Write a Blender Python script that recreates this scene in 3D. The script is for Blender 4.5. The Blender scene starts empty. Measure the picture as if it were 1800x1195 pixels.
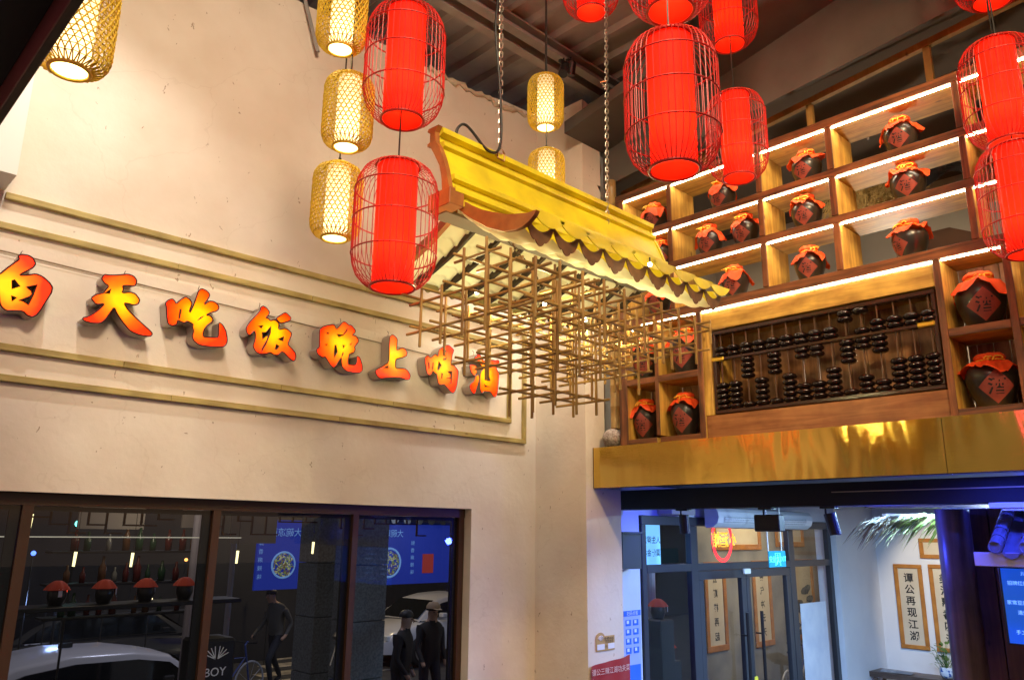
import bpy, bmesh, math, random
from math import sin, cos, pi, radians
from mathutils import Vector, Matrix, Quaternion
random.seed(7)
SC = bpy.context.scene
COL = SC.collection
H = 2.85            # eye height above the street; all z values below are measured from eye level

# ---------------------------------------------------------------- camera
cam = bpy.data.cameras.new('camera'); camo = bpy.data.objects.new('camera', cam); COL.objects.link(camo)
rt = Vector((0.71692612, -0.69706261, 0.01098456)); up = Vector((-0.17511979, -0.1648141, 0.9706541)); fw = Vector((0.67479626, 0.69781089, 0.24022899))
M = Matrix((rt, up, -fw)).transposed().to_4x4(); M.translation = Vector((0, 0, H)); camo.matrix_world = M
cam.sensor_width = 36; cam.lens = 1373.68 / 1800 * 36; cam.clip_start = .05; cam.clip_end = 500
SC.camera = camo
# ---------------------------------------------------------------- world: night sky plus an even warm fill added for the hall
W = bpy.data.worlds.new('World'); SC.world = W; W.use_nodes = True
wn = W.node_tree; bg = wn.nodes['Background']
sky = wn.nodes.new('ShaderNodeTexSky'); sky.sky_type = 'NISHITA'; sky.sun_disc = False
sky.sun_elevation = radians(-3); sky.sun_rotation = radians(200)
wn.links.new(sky.outputs[0], bg.inputs[0]); mixw = wn.nodes.new('ShaderNodeMixRGB'); mixw.blend_type = 'ADD'; mixw.inputs[0].default_value = 1; mixw.inputs[2].default_value = (.21, .165, .125, 1); wn.links.new(sky.outputs[0], mixw.inputs[1]); wn.links.new(mixw.outputs[0], bg.inputs[0]); bg.inputs[1].default_value = .9
SC.view_settings.view_transform = 'Standard'; SC.view_settings.look = 'None'; SC.view_settings.gamma = 1
SC.view_settings.exposure = .12; SC.view_settings.use_curve_mapping = False
SC.cycles.use_denoising = True; SC.cycles.max_bounces = 7; SC.cycles.diffuse_bounces = 4; SC.cycles.transparent_max_bounces = 14
SC.cycles.sample_clamp_indirect = 4; SC.cycles.caustics_reflective = False; SC.cycles.caustics_refractive = False

def lamp(kind, name, loc, energy, color, size=.05, target=None, angle=60, blend=.4, sy=None):
    l = bpy.data.lights.new(name, kind); l.energy = energy; l.color = color
    if kind == 'AREA':
        l.size = size
        if sy: l.shape = 'RECTANGLE'; l.size_y = sy
    else: l.shadow_soft_size = size
    if kind == 'SPOT': l.spot_size = radians(angle); l.spot_blend = blend
    o = bpy.data.objects.new(name, l); COL.objects.link(o); o.location = (loc[0], loc[1], loc[2] + H)
    if target is not None:
        d = Vector(target) - Vector(loc); o.rotation_euler = d.to_track_quat('-Z', 'Y').to_euler()
    return o
COOL = (1, .93, .80); WARM = (1, .72, .40)
# wall and canopy spots plus added unseen warm fills (fixtures are built below)
SPOTS = [((.9, 3.75, 3.9), (1.3, 5, .7), 165, (1, .95, .86), 80, .012), ((4.55, 4.02, 3.85), (4.85, 5, .5), 300, (1, .95, .86), 58, .012),
         ((1.6, .4, 3.9), (3.1, 3.3, 1.6), 160, (1, .86, .50), 60, .10), ((2.6, -.6, 3.9), (5.4, 2.2, 1.4), 680, WARM, 75, .20),
         ((.4, .2, 3.9), (2.8, 5, 1.8), 880, (1, .77, .53), 125, .60), ((3.4, .6, 4.0), (5.4, 3.0, 2.2), 90, WARM, 60, .3),
         ((4.3, 3.88, 3.70), (3.15, 3.38, 1.55), 260, (1, .90, .55), 48, .03)]
for i, (p, t, e, c, a, r_) in enumerate(SPOTS):
    lamp('SPOT', 'track_spot_light', p, e, c, r_, t, a, 1.0)

# ---------------------------------------------------------------- materials
MT = {}
def mat(name, col=(.5, .5, .5), rough=.6, metal=0, emit=None, es=1.0, noise=None, bump=0, bscale=60, spec=.5, trans=0, alpha=None, grain=None, aniso=0):
    """procedural principled material; noise=(scale, col2, lo, hi) ; grain=axis index for wood grain"""
    if name in MT: return MT[name]
    m = bpy.data.materials.new(name); m.use_nodes = True; nt = m.node_tree; N = nt.nodes; L = nt.links
    b = N['Principled BSDF']; b.inputs['Roughness'].default_value = rough; b.inputs['Metallic'].default_value = metal
    b.inputs['Base Color'].default_value = (*col, 1); b.inputs['Specular IOR Level'].default_value = spec
    tc = N.new('ShaderNodeTexCoord'); vec = tc.outputs['Object']
    oi = N.new('ShaderNodeObjectInfo'); add = N.new('ShaderNodeVectorMath'); add.operation = 'ADD'
    sc_ = N.new('ShaderNodeVectorMath'); sc_.operation = 'SCALE'; sc_.inputs[0].default_value = (13.7, 7.3, 5.1)
    L.new(oi.outputs['Random'], sc_.inputs['Scale']); L.new(vec, add.inputs[0]); L.new(sc_.outputs[0], add.inputs[1]); vec = add.outputs[0]
    if grain is not None:
        mp = N.new('ShaderNodeMapping'); s = [22, 22, 22]; s[grain] = 1.6; mp.inputs['Scale'].default_value = s; L.new(vec, mp.inputs[0]); gv = mp.outputs[0]
        n1 = N.new('ShaderNodeTexNoise'); n1.inputs['Scale'].default_value = 1.0; n1.inputs['Detail'].default_value = 8; n1.inputs['Roughness'].default_value = .62; n1.inputs['Distortion'].default_value = .6; L.new(gv, n1.inputs[0])
        n2 = N.new('ShaderNodeTexNoise'); n2.inputs['Scale'].default_value = 5; n2.inputs['Detail'].default_value = 3; L.new(vec, n2.inputs[0])
        r = N.new('ShaderNodeValToRGB'); r.color_ramp.elements[0].position = .36; r.color_ramp.elements[1].position = .64
        c2 = noise[1] if noise else tuple(x * .45 for x in col)
        r.color_ramp.elements[0].color = (*c2, 1); r.color_ramp.elements[1].color = (*col, 1); L.new(n1.outputs[0], r.inputs[0])
        mx = N.new('ShaderNodeMixRGB'); mx.blend_type = 'MULTIPLY'; mx.inputs[0].default_value = .55
        r2 = N.new('ShaderNodeValToRGB'); r2.color_ramp.elements[0].position = .3; r2.color_ramp.elements[1].position = .6; r2.color_ramp.elements[0].color = (.35, .3, .25, 1); r2.color_ramp.elements[1].color = (1, 1, 1, 1)
        L.new(n2.outputs[0], r2.inputs[0]); L.new(r.outputs[0], mx.inputs[1]); L.new(r2.outputs[0], mx.inputs[2])
        vo = N.new('ShaderNodeTexVoronoi'); vo.inputs['Scale'].default_value = 3.1
        mpk = N.new('ShaderNodeMapping'); sk = [2.2, 2.2, 2.2]; sk[grain] = 1.0; mpk.inputs['Scale'].default_value = sk; L.new(vec, mpk.inputs[0]); L.new(mpk.outputs[0], vo.inputs[0])
        rk = N.new('ShaderNodeValToRGB'); rk.color_ramp.elements[0].position = .03; rk.color_ramp.elements[1].position = .10; rk.color_ramp.elements[0].color = (.18, .10, .06, 1); rk.color_ramp.elements[1].color = (1, 1, 1, 1)
        L.new(vo.outputs['Distance'], rk.inputs[0]); mk = N.new('ShaderNodeMixRGB'); mk.blend_type = 'MULTIPLY'; mk.inputs[0].default_value = .8
        L.new(mx.outputs[0], mk.inputs[1]); L.new(rk.outputs[0], mk.inputs[2]); L.new(mk.outputs[0], b.inputs['Base Color'])
        bp = N.new('ShaderNodeBump'); bp.inputs['Strength'].default_value = .25; bp.inputs['Distance'].default_value = .003; L.new(n1.outputs[0], bp.inputs['Height']); L.new(bp.outputs[0], b.inputs['Normal'])
    elif noise:
        n1 = N.new('ShaderNodeTexNoise'); n1.inputs['Scale'].default_value = noise[0]; n1.inputs['Detail'].default_value = 6; L.new(vec, n1.inputs[0])
        r = N.new('ShaderNodeValToRGB'); lo, hi = (noise[2], noise[3]) if len(noise) > 2 else (.35, .65)
        r.color_ramp.elements[0].position = lo; r.color_ramp.elements[1].position = hi
        r.color_ramp.elements[0].color = (*noise[1], 1); r.color_ramp.elements[1].color = (*col, 1); L.new(n1.outputs[0], r.inputs[0]); L.new(r.outputs[0], b.inputs['Base Color'])
    if bump and grain is None:
        n3 = N.new('ShaderNodeTexNoise'); n3.inputs['Scale'].default_value = bscale; n3.inputs['Detail'].default_value = 4; L.new(vec, n3.inputs[0])
        bp = N.new('ShaderNodeBump'); bp.inputs['Strength'].default_value = bump; bp.inputs['Distance'].default_value = .01; L.new(n3.outputs[0], bp.inputs['Height']); L.new(bp.outputs[0], b.inputs['Normal'])
    if emit: b.inputs['Emission Color'].default_value = (*emit, 1); b.inputs['Emission Strength'].default_value = es
    if aniso: b.inputs['Anisotropic'].default_value = aniso
    if trans:
        t = N.new('ShaderNodeBsdfTranslucent'); t.inputs[0].default_value = (*col, 1); mxs = N.new('ShaderNodeMixShader'); mxs.inputs[0].default_value = trans
        L.new(b.outputs[0], mxs.inputs[1]); L.new(t.outputs[0], mxs.inputs[2]); L.new(mxs.outputs[0], N['Material Output'].inputs[0])
    MT[name] = m; return m

def glass(name, tint=(.9, .95, 1), refl=.10):
    m = bpy.data.materials.new(name); m.use_nodes = True; N = m.node_tree.nodes; L = m.node_tree.links
    for n in list(N):
        if n.type != 'OUTPUT_MATERIAL': N.remove(n)
    t = N.new('ShaderNodeBsdfTransparent'); t.inputs[0].default_value = (*tint, 1); g = N.new('ShaderNodeBsdfGlossy'); g.inputs['Roughness'].default_value = .01
    f = N.new('ShaderNodeLayerWeight'); f.inputs[0].default_value = .5; pw = N.new('ShaderNodeMath'); pw.operation = 'POWER'; pw.inputs[1].default_value = 4; L.new(f.outputs['Facing'], pw.inputs[0])
    mr = N.new('ShaderNodeMath'); mr.operation = 'MULTIPLY_ADD'; mr.inputs[1].default_value = .5; mr.inputs[2].default_value = refl
    L.new(pw.outputs[0], mr.inputs[0]); mx = N.new('ShaderNodeMixShader'); L.new(mr.outputs[0], mx.inputs[0]); L.new(t.outputs[0], mx.inputs[1]); L.new(g.outputs[0], mx.inputs[2])
    L.new(mx.outputs[0], N['Material Output'].inputs[0]); MT[name] = m; return m

def plaster():
    m = mat('cream_plaster', (.80, .74, .66), .85, bump=.22, bscale=22)
    N = m.node_tree.nodes; L = m.node_tree.links; b = N['Principled BSDF']; tc = N['Texture Coordinate']
    # short straw-like flecks and small chips in the plaster
    mp = N.new('ShaderNodeMapping'); mp.inputs['Scale'].default_value = (9, 9, 5); L.new(tc.outputs['Object'], mp.inputs[0])
    nz = N.new('ShaderNodeTexNoise'); nz.inputs['Scale'].default_value = 3; L.new(mp.outputs[0], nz.inputs[0])
    ad = N.new('ShaderNodeVectorMath'); ad.operation = 'ADD'; L.new(mp.outputs[0], ad.inputs[0]); L.new(nz.outputs['Color'], ad.inputs[1])
    v = N.new('ShaderNodeTexVoronoi'); v.inputs['Scale'].default_value = 1.15; L.new(ad.outputs[0], v.inputs[0])
    r = N.new('ShaderNodeValToRGB'); r.color_ramp.elements[0].position = .05; r.color_ramp.elements[1].position = .085; r.color_ramp.elements[0].color = (.42, .33, .25, 1); r.color_ramp.elements[1].color = (1, 1, 1, 1)
    L.new(v.outputs['Distance'], r.inputs[0])
    n2 = N.new('ShaderNodeTexNoise'); n2.inputs['Scale'].default_value = 1.3; n2.inputs['Detail'].default_value = 6; L.new(tc.outputs['Object'], n2.inputs[0])
    r2 = N.new('ShaderNodeValToRGB'); r2.color_ramp.elements[0].position = .35; r2.color_ramp.elements[1].position = .65; r2.color_ramp.elements[0].color = (.70, .60, .49, 1); r2.color_ramp.elements[1].color = (.83, .76, .66, 1)
    L.new(n2.outputs[0], r2.inputs[0]); mx = N.new('ShaderNodeMixRGB'); mx.blend_type = 'MULTIPLY'; mx.inputs[0].default_value = .8
    L.new(r2.outputs[0], mx.inputs[1]); L.new(r.outputs[0], mx.inputs[2])
    # faint trowel strokes and hairline cracks
    n4 = N.new('ShaderNodeTexNoise'); n4.inputs['Scale'].default_value = 1.7; n4.inputs['Detail'].default_value = 5; L.new(tc.outputs['Object'], n4.inputs[0]); a4 = N.new('ShaderNodeVectorMath'); a4.operation = 'MULTIPLY_ADD'; a4.inputs[1].default_value = (.7, .7, .7); L.new(n4.outputs['Color'], a4.inputs[0]); L.new(tc.outputs['Object'], a4.inputs[2])
    v2 = N.new('ShaderNodeTexVoronoi'); v2.feature = 'DISTANCE_TO_EDGE'; v2.inputs['Scale'].default_value = .75; L.new(a4.outputs[0], v2.inputs[0])
    r5 = N.new('ShaderNodeValToRGB'); r5.color_ramp.elements[0].position = .0; r5.color_ramp.elements[1].position = .004; r5.color_ramp.elements[0].color = (.80, .76, .72, 1); r5.color_ramp.elements[1].color = (1, 1, 1, 1); L.new(v2.outputs['Distance'], r5.inputs[0])
    m5 = N.new('ShaderNodeMixRGB'); m5.blend_type = 'MULTIPLY'; m5.inputs[0].default_value = .3; L.new(mx.outputs[0], m5.inputs[1]); L.new(r5.outputs[0], m5.inputs[2]); L.new(m5.outputs[0], b.inputs['Base Color'])
    return m
PL = plaster()
WALN = (.30, .105, .035); PINE = (.80, .50, .10)
def wal(ax): return mat('walnut_%d' % ax, WALN, .45, grain=ax, noise=(1, (.075, .03, .015)))
def pin(ax): return mat('pine_%d' % ax, PINE, .5, grain=ax, noise=(1, (.46, .24, .045)))
def mold(ax): return mat('moulding_pine_%d' % ax, (.56, .45, .17), .6, grain=ax, noise=(1, (.40, .30, .09)))
M_RED = mat('red_rattan', (.42, .015, .012), .45)
M_BAM = mat('bamboo_strip', (.80, .60, .07), .45, noise=(30, (.62, .44, .04)), trans=.3)
M_BLK = mat('black_metal', (.012, .012, .013), .4)
M_CAB = mat('black_cable', (.01, .01, .01), .5)
M_LED = mat('led_white', (1, 1, 1), .5, emit=(1, .90, .68), es=44)
_n = M_LED.node_tree.nodes; _l = M_LED.node_tree.links; _z = _n.new('ShaderNodeTexNoise'); _z.inputs['Scale'].default_value = 45; _l.new(_n['Texture Coordinate'].outputs['Object'], _z.inputs[0]); _q = _n.new('ShaderNodeMapRange'); _q.inputs['From Min'].default_value = .35; _q.inputs['From Max'].default_value = .65; _q.inputs['To Min'].default_value = 24; _q.inputs['To Max'].default_value = 60; _l.new(_z.outputs[0], _q.inputs[0]); _l.new(_q.outputs[0], _n['Principled BSDF'].inputs['Emission Strength'])
M_STL = mat('dark_steel', (.36, .34, .32), .55, noise=(3, (.25, .235, .22)))
M_GRY = mat('dark_painted_board', (.105, .092, .08), .7, noise=(2.5, (.075, .066, .058)))
M_YEL = mat('yellow_paint', (.76, .64, .02), .40, noise=(5, (.52, .42, .02), .30, .62), bump=.12, bscale=35)
M_ORW = mat('orange_wood', (.36, .14, .03), .55, noise=(12, (.26, .09, .02)))
M_CLO = mat('canopy_cloth', (.88, .86, .58), .9, trans=.55)
M_BRN = mat('brown_board', (.16, .075, .022), .7, noise=(14, (.10, .045, .015)))
M_GAL = mat('galvanised_chain', (.55, .50, .42), .35, metal=.9)
M_BWH = mat('blue_white_wall', (.72, .74, .78), .8, noise=(2, (.66, .68, .73)), bump=.05)
M_GLS = glass('window_glass', (.62, .68, .74), .06); M_GLD = glass('door_glass', (.88, .92, .95), .04)
M_FRM = mat('brown_window_frame', (.055, .024, .012), .4)
M_ALU = mat('grey_aluminium', (.055, .058, .068), .35, metal=.4)
M_CER = mat('black_ceramic', (.012, .010, .010), .28, noise=(9, (.030, .026, .024)), bump=.05, bscale=14)
M_CLR = mat('orange_red_cloth', (.90, .085, .008), .75, bump=.25, bscale=30, trans=.2)
M_LBL = mat('dark_red_paper', (.30, .055, .035), .7, noise=(20, (.23, .04, .028)))
M_INK = mat('black_ink', (.012, .010, .010), .6)
M_ROP = mat('yellow_rope', (.85, .38, .02), .7)
M_BEAD = mat('lacquered_bead', (.010, .005, .004), .13)
M_AFR = mat('lacquered_frame', (.035, .014, .008), .25)
M_GOLD = mat('gilt_fitting', (.80, .52, .06), .3, metal=.7)

# ---------------------------------------------------------------- mesh collector
class MB:
    def __init__(s): s.v = []; s.f = []; s.mi = []; s.cur = 0
    def add(s, vs, fs):
        k = len(s.v); s.v += [tuple(p) for p in vs]; s.f += [tuple(i + k for i in f) for f in fs]; s.mi += [s.cur] * len(fs); return s
    def sheet(s, a, b, axis=1):
        x0, y0, z0 = a; x1, y1, z1 = b; y = (y0 + y1) / 2
        return s.add([(x0, y, z0), (x1, y, z0), (x1, y, z1), (x0, y, z1)], [(0, 1, 2, 3)])
    def box(s, a, b):
        x0, y0, z0 = a; x1, y1, z1 = b
        if x0 > x1: x0, x1 = x1, x0
        if y0 > y1: y0, y1 = y1, y0
        if z0 > z1: z0, z1 = z1, z0
        return s.add([(x0, y0, z0), (x1, y0, z0), (x1, y1, z0), (x0, y1, z0), (x0, y0, z1), (x1, y0, z1), (x1, y1, z1), (x0, y1, z1)],
                     [(0, 3, 2, 1), (4, 5, 6, 7), (0, 1, 5, 4), (1, 2, 6, 5), (2, 3, 7, 6), (3, 0, 4, 7)])
    def bbox(s, a, b, r=.004):
        """box with chamfered long edges"""
        bm = bmesh.new(); bmesh.ops.create_cube(bm, size=1)
        c = [(a[i] + b[i]) / 2 for i in range(3)]; d = [abs(b[i] - a[i]) for i in range(3)]
        for v in bm.verts: v.co = Vector([c[i] + v.co[i] * d[i] for i in range(3)])
        bmesh.ops.bevel(bm, geom=bm.edges[:], offset=min(r, min(d) * .4), segments=1, affect='EDGES')
        bm.verts.index_update(); s.add([v.co[:] for v in bm.verts], [[v.index for v in f.verts] for f in bm.faces]); bm.free(); return s
    def tube(s, path, r, n=6, closed=False, cap=True):
        P = [Vector(p) for p in path]; k = len(P); base = []; prev = None
        for i in range(k):
            if closed: d = P[(i + 1) % k] - P[i - 1]
            else: d = P[min(i + 1, k - 1)] - P[max(i - 1, 0)]
            d.normalize()
            if prev is None:
                a = Vector((0, 0, 1)) if abs(d.z) < .9 else Vector((1, 0, 0)); u = d.cross(a).normalized()
            else: u = (prev - d * prev.dot(d)).normalized()
            prev = u; w = d.cross(u); rr = r[i] if isinstance(r, (list, tuple)) else r
            base.append([P[i] + u * rr * cos(2 * pi * j / n) + w * rr * sin(2 * pi * j / n) for j in range(n)])
        vs = [p for ring in base for p in ring]; fs = []
        m = k if closed else k - 1
        for i in range(m):
            for j in range(n):
                a = i * n + j; b = i * n + (j + 1) % n; c = ((i + 1) % k) * n + (j + 1) % n; d_ = ((i + 1) % k) * n + j
                fs.append((a, b, c, d_))
        if cap and not closed: fs.append(tuple(range(n))[::-1]); fs.append(tuple((k - 1) * n + j for j in range(n)))
        return s.add(vs, fs)
    def lathe(s, prof, n=24, c=(0, 0, 0), axis='z'):
        vs = []; fs = []; k = len(prof)
        for r, z in prof:
            for j in range(n):
                a = 2 * pi * j / n; p = (r * cos(a), r * sin(a), z)
                if axis == 'x': p = (z, p[0], p[1])
                if axis == 'y': p = (p[0], z, p[1])
                vs.append((p[0] + c[0], p[1] + c[1], p[2] + c[2]))
        for i in range(k - 1):
            for j in range(n): fs.append((i * n + j, i * n + (j + 1) % n, (i + 1) * n + (j + 1) % n, (i + 1) * n + j))
        return s.add(vs, fs)
    def prism(s, poly, a, b, axis=0):
        """poly of 2D points extruded from a to b along axis; poly gives the other two coordinates in order"""
        def P(u, v, t): return (t, u, v) if axis == 0 else ((u, t, v) if axis == 1 else (u, v, t))
        n = len(poly); vs = [P(u, v, a) for u, v in poly] + [P(u, v, b) for u, v in poly]
        return s.add(vs, [tuple(range(n))[::-1], tuple(range(n, 2 * n))] + [(i, (i + 1) % n, n + (i + 1) % n, n + i) for i in range(n)])
    def grid(s, fn, nu, nv):
        vs = [fn(i / nu, j / nv) for j in range(nv + 1) for i in range(nu + 1)]
        return s.add(vs, [(j * (nu + 1) + i, j * (nu + 1) + i + 1, (j + 1) * (nu + 1) + i + 1, (j + 1) * (nu + 1) + i) for j in range(nv) for i in range(nu)])
    def mesh(s, name, mats, smooth=False):
        me = bpy.data.meshes.new(name); me.from_pydata(s.v, [], s.f)
        for m in (mats if isinstance(mats, (list, tuple)) else [mats]): me.materials.append(m)
        if isinstance(mats, (list, tuple)): me.polygons.foreach_set('material_index', s.mi)
        if smooth: me.polygons.foreach_set('use_smooth', [True] * len(me.polygons))
        bm = bmesh.new(); bm.from_mesh(me); bmesh.ops.recalc_face_normals(bm, faces=bm.faces); bm.to_mesh(me); bm.free()
        return me

def tag(o, label=None, cat=None, group=None, kind=None):
    if label: o['label'] = label
    if cat: o['category'] = cat
    if group: o['group'] = group
    if kind: o['kind'] = kind
    return o
def obj(name, data, mats=None, parent=None, smooth=False, loc=None):
    """link a mesh; top-level meshes sit at eye-level origin, children use their parent's frame"""
    me = data.mesh(name, mats, smooth) if isinstance(data, MB) else data
    o = bpy.data.objects.new(name, me); COL.objects.link(o)
    if parent is not None: o.parent = parent; o.location = loc or (0, 0, 0)
    else:
        l = loc or (0, 0, 0); o.location = (l[0], l[1], l[2] + H)
    return o
def thing(name, label, cat, loc=(0, 0, 0), rz=0, group=None):
    o = bpy.data.objects.new(name, None); COL.objects.link(o); o.location = (loc[0], loc[1], loc[2] + H); o.rotation_euler = (0, 0, rz)
    o.empty_display_size = .1
    return tag(o, label, cat, group)
def part(name, data, m, parent, loc=None, smooth=False): return obj(name, data, m, parent, smooth, loc)
def copy_tree(o, parent=None):
    c = o.copy(); COL.objects.link(c); c.parent = parent
    for ch in list(o.children): copy_tree(ch, c)
    return c
def dup(root, loc, rz=0, label=None, group=None, scale=None):
    c = copy_tree(root); c.location = (loc[0], loc[1], loc[2] + H); c.rotation_euler = (0, 0, rz)
    if scale: c.scale = (scale,) * 3
    return tag(c, label, None, group)
def struct(name, data, m, smooth=False, kind='structure'): return tag(obj(name, data, m, None, smooth), kind=kind)

# ---------------------------------------------------------------- writing
_tx = {}
def text_geo(s, size=1., bold=0., extrude=0., spacing=1.):
    """(verts, faces) of a line of writing lying in x (right) / y (up), centred"""
    key = (s, bold, extrude, spacing)
    if key not in _tx:
        cu = bpy.data.curves.new('w', 'FONT'); cu.body = s; cu.size = 1; cu.offset = bold; cu.extrude = extrude; cu.align_x = 'CENTER'; cu.align_y = 'CENTER'; cu.resolution_u = 3; cu.space_character = spacing
        o = bpy.data.objects.new('w', cu); COL.objects.link(o); bpy.context.view_layer.update()
        me = bpy.data.meshes.new_from_object(o); vs = [v.co.copy() for v in me.vertices]; fs = [tuple(p.vertices) for p in me.polygons]
        bpy.data.objects.remove(o); bpy.data.curves.remove(cu); bpy.data.meshes.remove(me)
        if vs:
            xs = [v.x for v in vs]; ys = [v.y for v in vs]; cx = (min(xs) + max(xs)) / 2; cy = (min(ys) + max(ys)) / 2
            vs = [Vector((v.x - cx, v.y - cy, v.z)) for v in vs]
        _tx[key] = (vs, fs)
    vs, fs = _tx[key]
    return [v * size for v in vs], fs
def add_text(mb, s, c, right, upv, size, mirror=False, bold=0., extrude=0., sx=1.):
    vs, fs = text_geo(s, size, bold, extrude / size if size else 0)
    c = Vector(c); R_ = Vector(right); U = Vector(upv); Nn = R_.cross(U)
    if mirror: R_ = -R_
    mb.add([c + R_ * v.x * sx + U * v.y + Nn * v.z for v in vs], fs); return mb
XR = ((0, -1, 0), (0, 0, 1))     # right/up of a face that looks towards -x
YR = ((1, 0, 0), (0, 0, 1))      # right/up of a face that looks towards -y

# ================================================================ large structure
g = MB(); g.box((-60, -60, -2.95), (80, 80, -2.85)); struct('ground', g, mat('asphalt', (.045, .045, .05), .8, noise=(3, (.03, .03, .034)), bump=.3, bscale=90))
g = MB(); g.box((-3, -4, -2.85), (14, 4.98, -2.842)); struct('floor', g, mat('floor_tile', (.16, .13, .11), .3, noise=(2, (.12, .10, .085))))
# wall with the long window and the sign
WX0, WX1, WZ0, WZ1 = -.6, 4.39, -1.9, .195
g = MB()
g.box((-2.5, 5, -2.85), (WX0, 5.25, 4.03)); g.box((WX0, 5, -2.85), (WX1, 5.25, WZ0)); g.box((WX1, 5, -2.85), (5.15, 5.25, 4.03))
n = 60; top = [(WX0 + (WX1 - WX0) * i / n, 4.03 + random.uniform(-.012, .012)) for i in range(n + 1)]
g.prism([(WX0, WZ1), (WX1, WZ1)] + top[::-1], 5, 5.25, axis=1)
g.prism([(4.39, 4.03), (5.15, 4.03), (5.15, 4.13), (4.7, 4.10), (4.39, 4.05)], 5, 5.2, axis=1)
wall = struct('sign_wall', g, PL)
g = MB(); g.box((5.15, 4.4, -2.85), (5.62, 5.0, .384)); g.box((5.15, 4.4, .384), (5.41, 5.0, 4.0))
g.prism([(5.15, 4.0), (5.41, 4.0), (5.41, 3.93), (5.38, 3.99), (5.30, 4.03), (5.2, 4.06), (5.15, 4.06)], 4.4, 4.9, axis=1)
struct('wall_pier', g, PL)
g = MB(); g.box((-1.2, 4.72, 1.87), (.785, 4.999, 4.0)); struct('wall_bulkhead', g, mat('white_plaster', (.82, .82, .78), .8, bump=.1, bscale=8))
# foam sealing along the ragged top of the wall
g = MB(); rnd = random.Random(3); p = [(3.75 + i * .045, 4.985 + rnd.uniform(-.02, .02), 4.02 + .08 * max(0, i * .045 - .8) + rnd.uniform(-.02, .02)) for i in range(30)]
g.tube(p, [rnd.uniform(.012, .034) for _ in p], 7); tag(obj('foam_seam', g, mat('foam', (.62, .52, .38), .9, bump=.5, bscale=40), smooth=True), 'lumpy beige foam seam where the cream wall meets the metal roof', 'foam seam')
# shopfront wall under the gallery
g = MB(); g.box((5.62, 4.99, -2.85), (6.66, 5.2, .5)); g.box((6.66, 4.99, .2), (11.05, 5.2, .5)); g.box((11.05, 4.9, -2.85), (12.4, 5.2, .5)); struct('shopfront_wall', g, M_BWH)
g = MB(); g.box((12.4, -2, -2.85), (12.6, 5.2, .5)); struct('scroll_wall', g, M_BWH)
g = MB(); g.box((5.34, -2.5, .5), (13.0, 5.2, .70)); struct('gallery_floor', g, mat('gallery_soffit', (.035, .035, .042), .6))
# brass clad gallery edge
def brass():
    if 'brushed_brass' in MT: return MT['brushed_brass']
    m = mat('brushed_brass', (.72, .49, .11), .09, metal=1.0); N = m.node_tree.nodes; L = m.node_tree.links; b = N['Principled BSDF']; tc = N['Texture Coordinate']
    mp = N.new('ShaderNodeMapping'); mp.inputs['Scale'].default_value = (1, 1.3, 55); L.new(tc.outputs['Object'], mp.inputs[0]); nz = N.new('ShaderNodeTexNoise'); nz.inputs['Scale'].default_value = 5; nz.inputs['Detail'].default_value = 4; L.new(mp.outputs[0], nz.inputs[0])
    bp = N.new('ShaderNodeBump'); bp.inputs['Strength'].default_value = .22; bp.inputs['Distance'].default_value = .0012; L.new(nz.outputs[0], bp.inputs['Height'])
    n2 = N.new('ShaderNodeTexNoise'); n2.inputs['Scale'].default_value = 2.0; mp2 = N.new('ShaderNodeMapping'); mp2.inputs['Scale'].default_value = (1, 1.4, .5); L.new(tc.outputs['Object'], mp2.inputs[0]); L.new(mp2.outputs[0], n2.inputs[0]); b2 = N.new('ShaderNodeBump'); b2.inputs['Strength'].default_value = .55; b2.inputs['Distance'].default_value = .04; L.new(n2.outputs[0], b2.inputs['Height']); L.new(bp.outputs[0], b2.inputs['Normal']); L.new(b2.outputs[0], b.inputs['Normal'])
    return m
bt = thing('gallery_edge_beam', 'broad brushed brass clad edge beam under the jar shelves', 'beam', (5.24, 0, 0))
g = MB(); ys = [4.39, 1.6, -1.4]
for i in range(2):
    g = MB(); g.box((0, ys[i + 1] + .002, .385), (.10, ys[i] - .002, .727)); part('brass_panel', g, brass(), bt)
g = MB(); g.box((.003, 4.391, .383), (.10, 4.399, .729)); part('end_plate', g, mat('brown_edge', (.10, .05, .02), .7), bt)
# corrugated metal roof
g = MB(); y0, y1 = -4, 7; x = -3.
while x < 7.4:
    g.prism([(x, 4.36), (x + .04, 4.32), (x + .10, 4.32), (x + .14, 4.36), (x + .30, 4.36), (x + .30, 4.375), (x, 4.375)], y0, y1, axis=1); x += .30
struct('ceiling', g, M_STL)
for k, (yy, xx) in enumerate([(4.33, 6.6), (2.35, 5.4), (.5, 5.4)]):
    g = MB(); w = .13
    g.box((-3, yy - w, 4.19), (xx, yy - .045, 4.215)); g.box((-3, yy + .045, 4.19), (xx, yy + w, 4.215)); g.box((-3, yy - .055, 4.215), (xx, yy - .045, 4.32)); g.box((-3, yy + .045, 4.215), (xx, yy + .055, 4.32)); g.box((-3, yy - w, 4.30), (xx, yy + w, 4.318))
    tag(obj('roof_purlin', g, M_STL), ['slotted dark steel purlin running above the cream wall', 'middle dark steel purlin crossing the roof behind the red lanterns', 'nearest dark steel purlin of the metal roof'][k], 'purlin', 'steel purlins under the roof')
for k, (xx, ya, yb) in enumerate([(3.55, 2.5, 4.2), (1.9, 2.5, 4.2), (4.8, .7, 2.2)]):
    g = MB(); g.tube([(xx, ya, 4.25), (xx + .02, yb, 4.25)], .022, 6); tag(obj('roof_brace', g, M_STL), ['thin steel brace meeting the slotted purlin left of the hanging chain', 'thin steel brace above the bamboo lantern column', 'thin steel brace above the far red lanterns'][k], 'brace', 'thin braces between the purlins')
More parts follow.
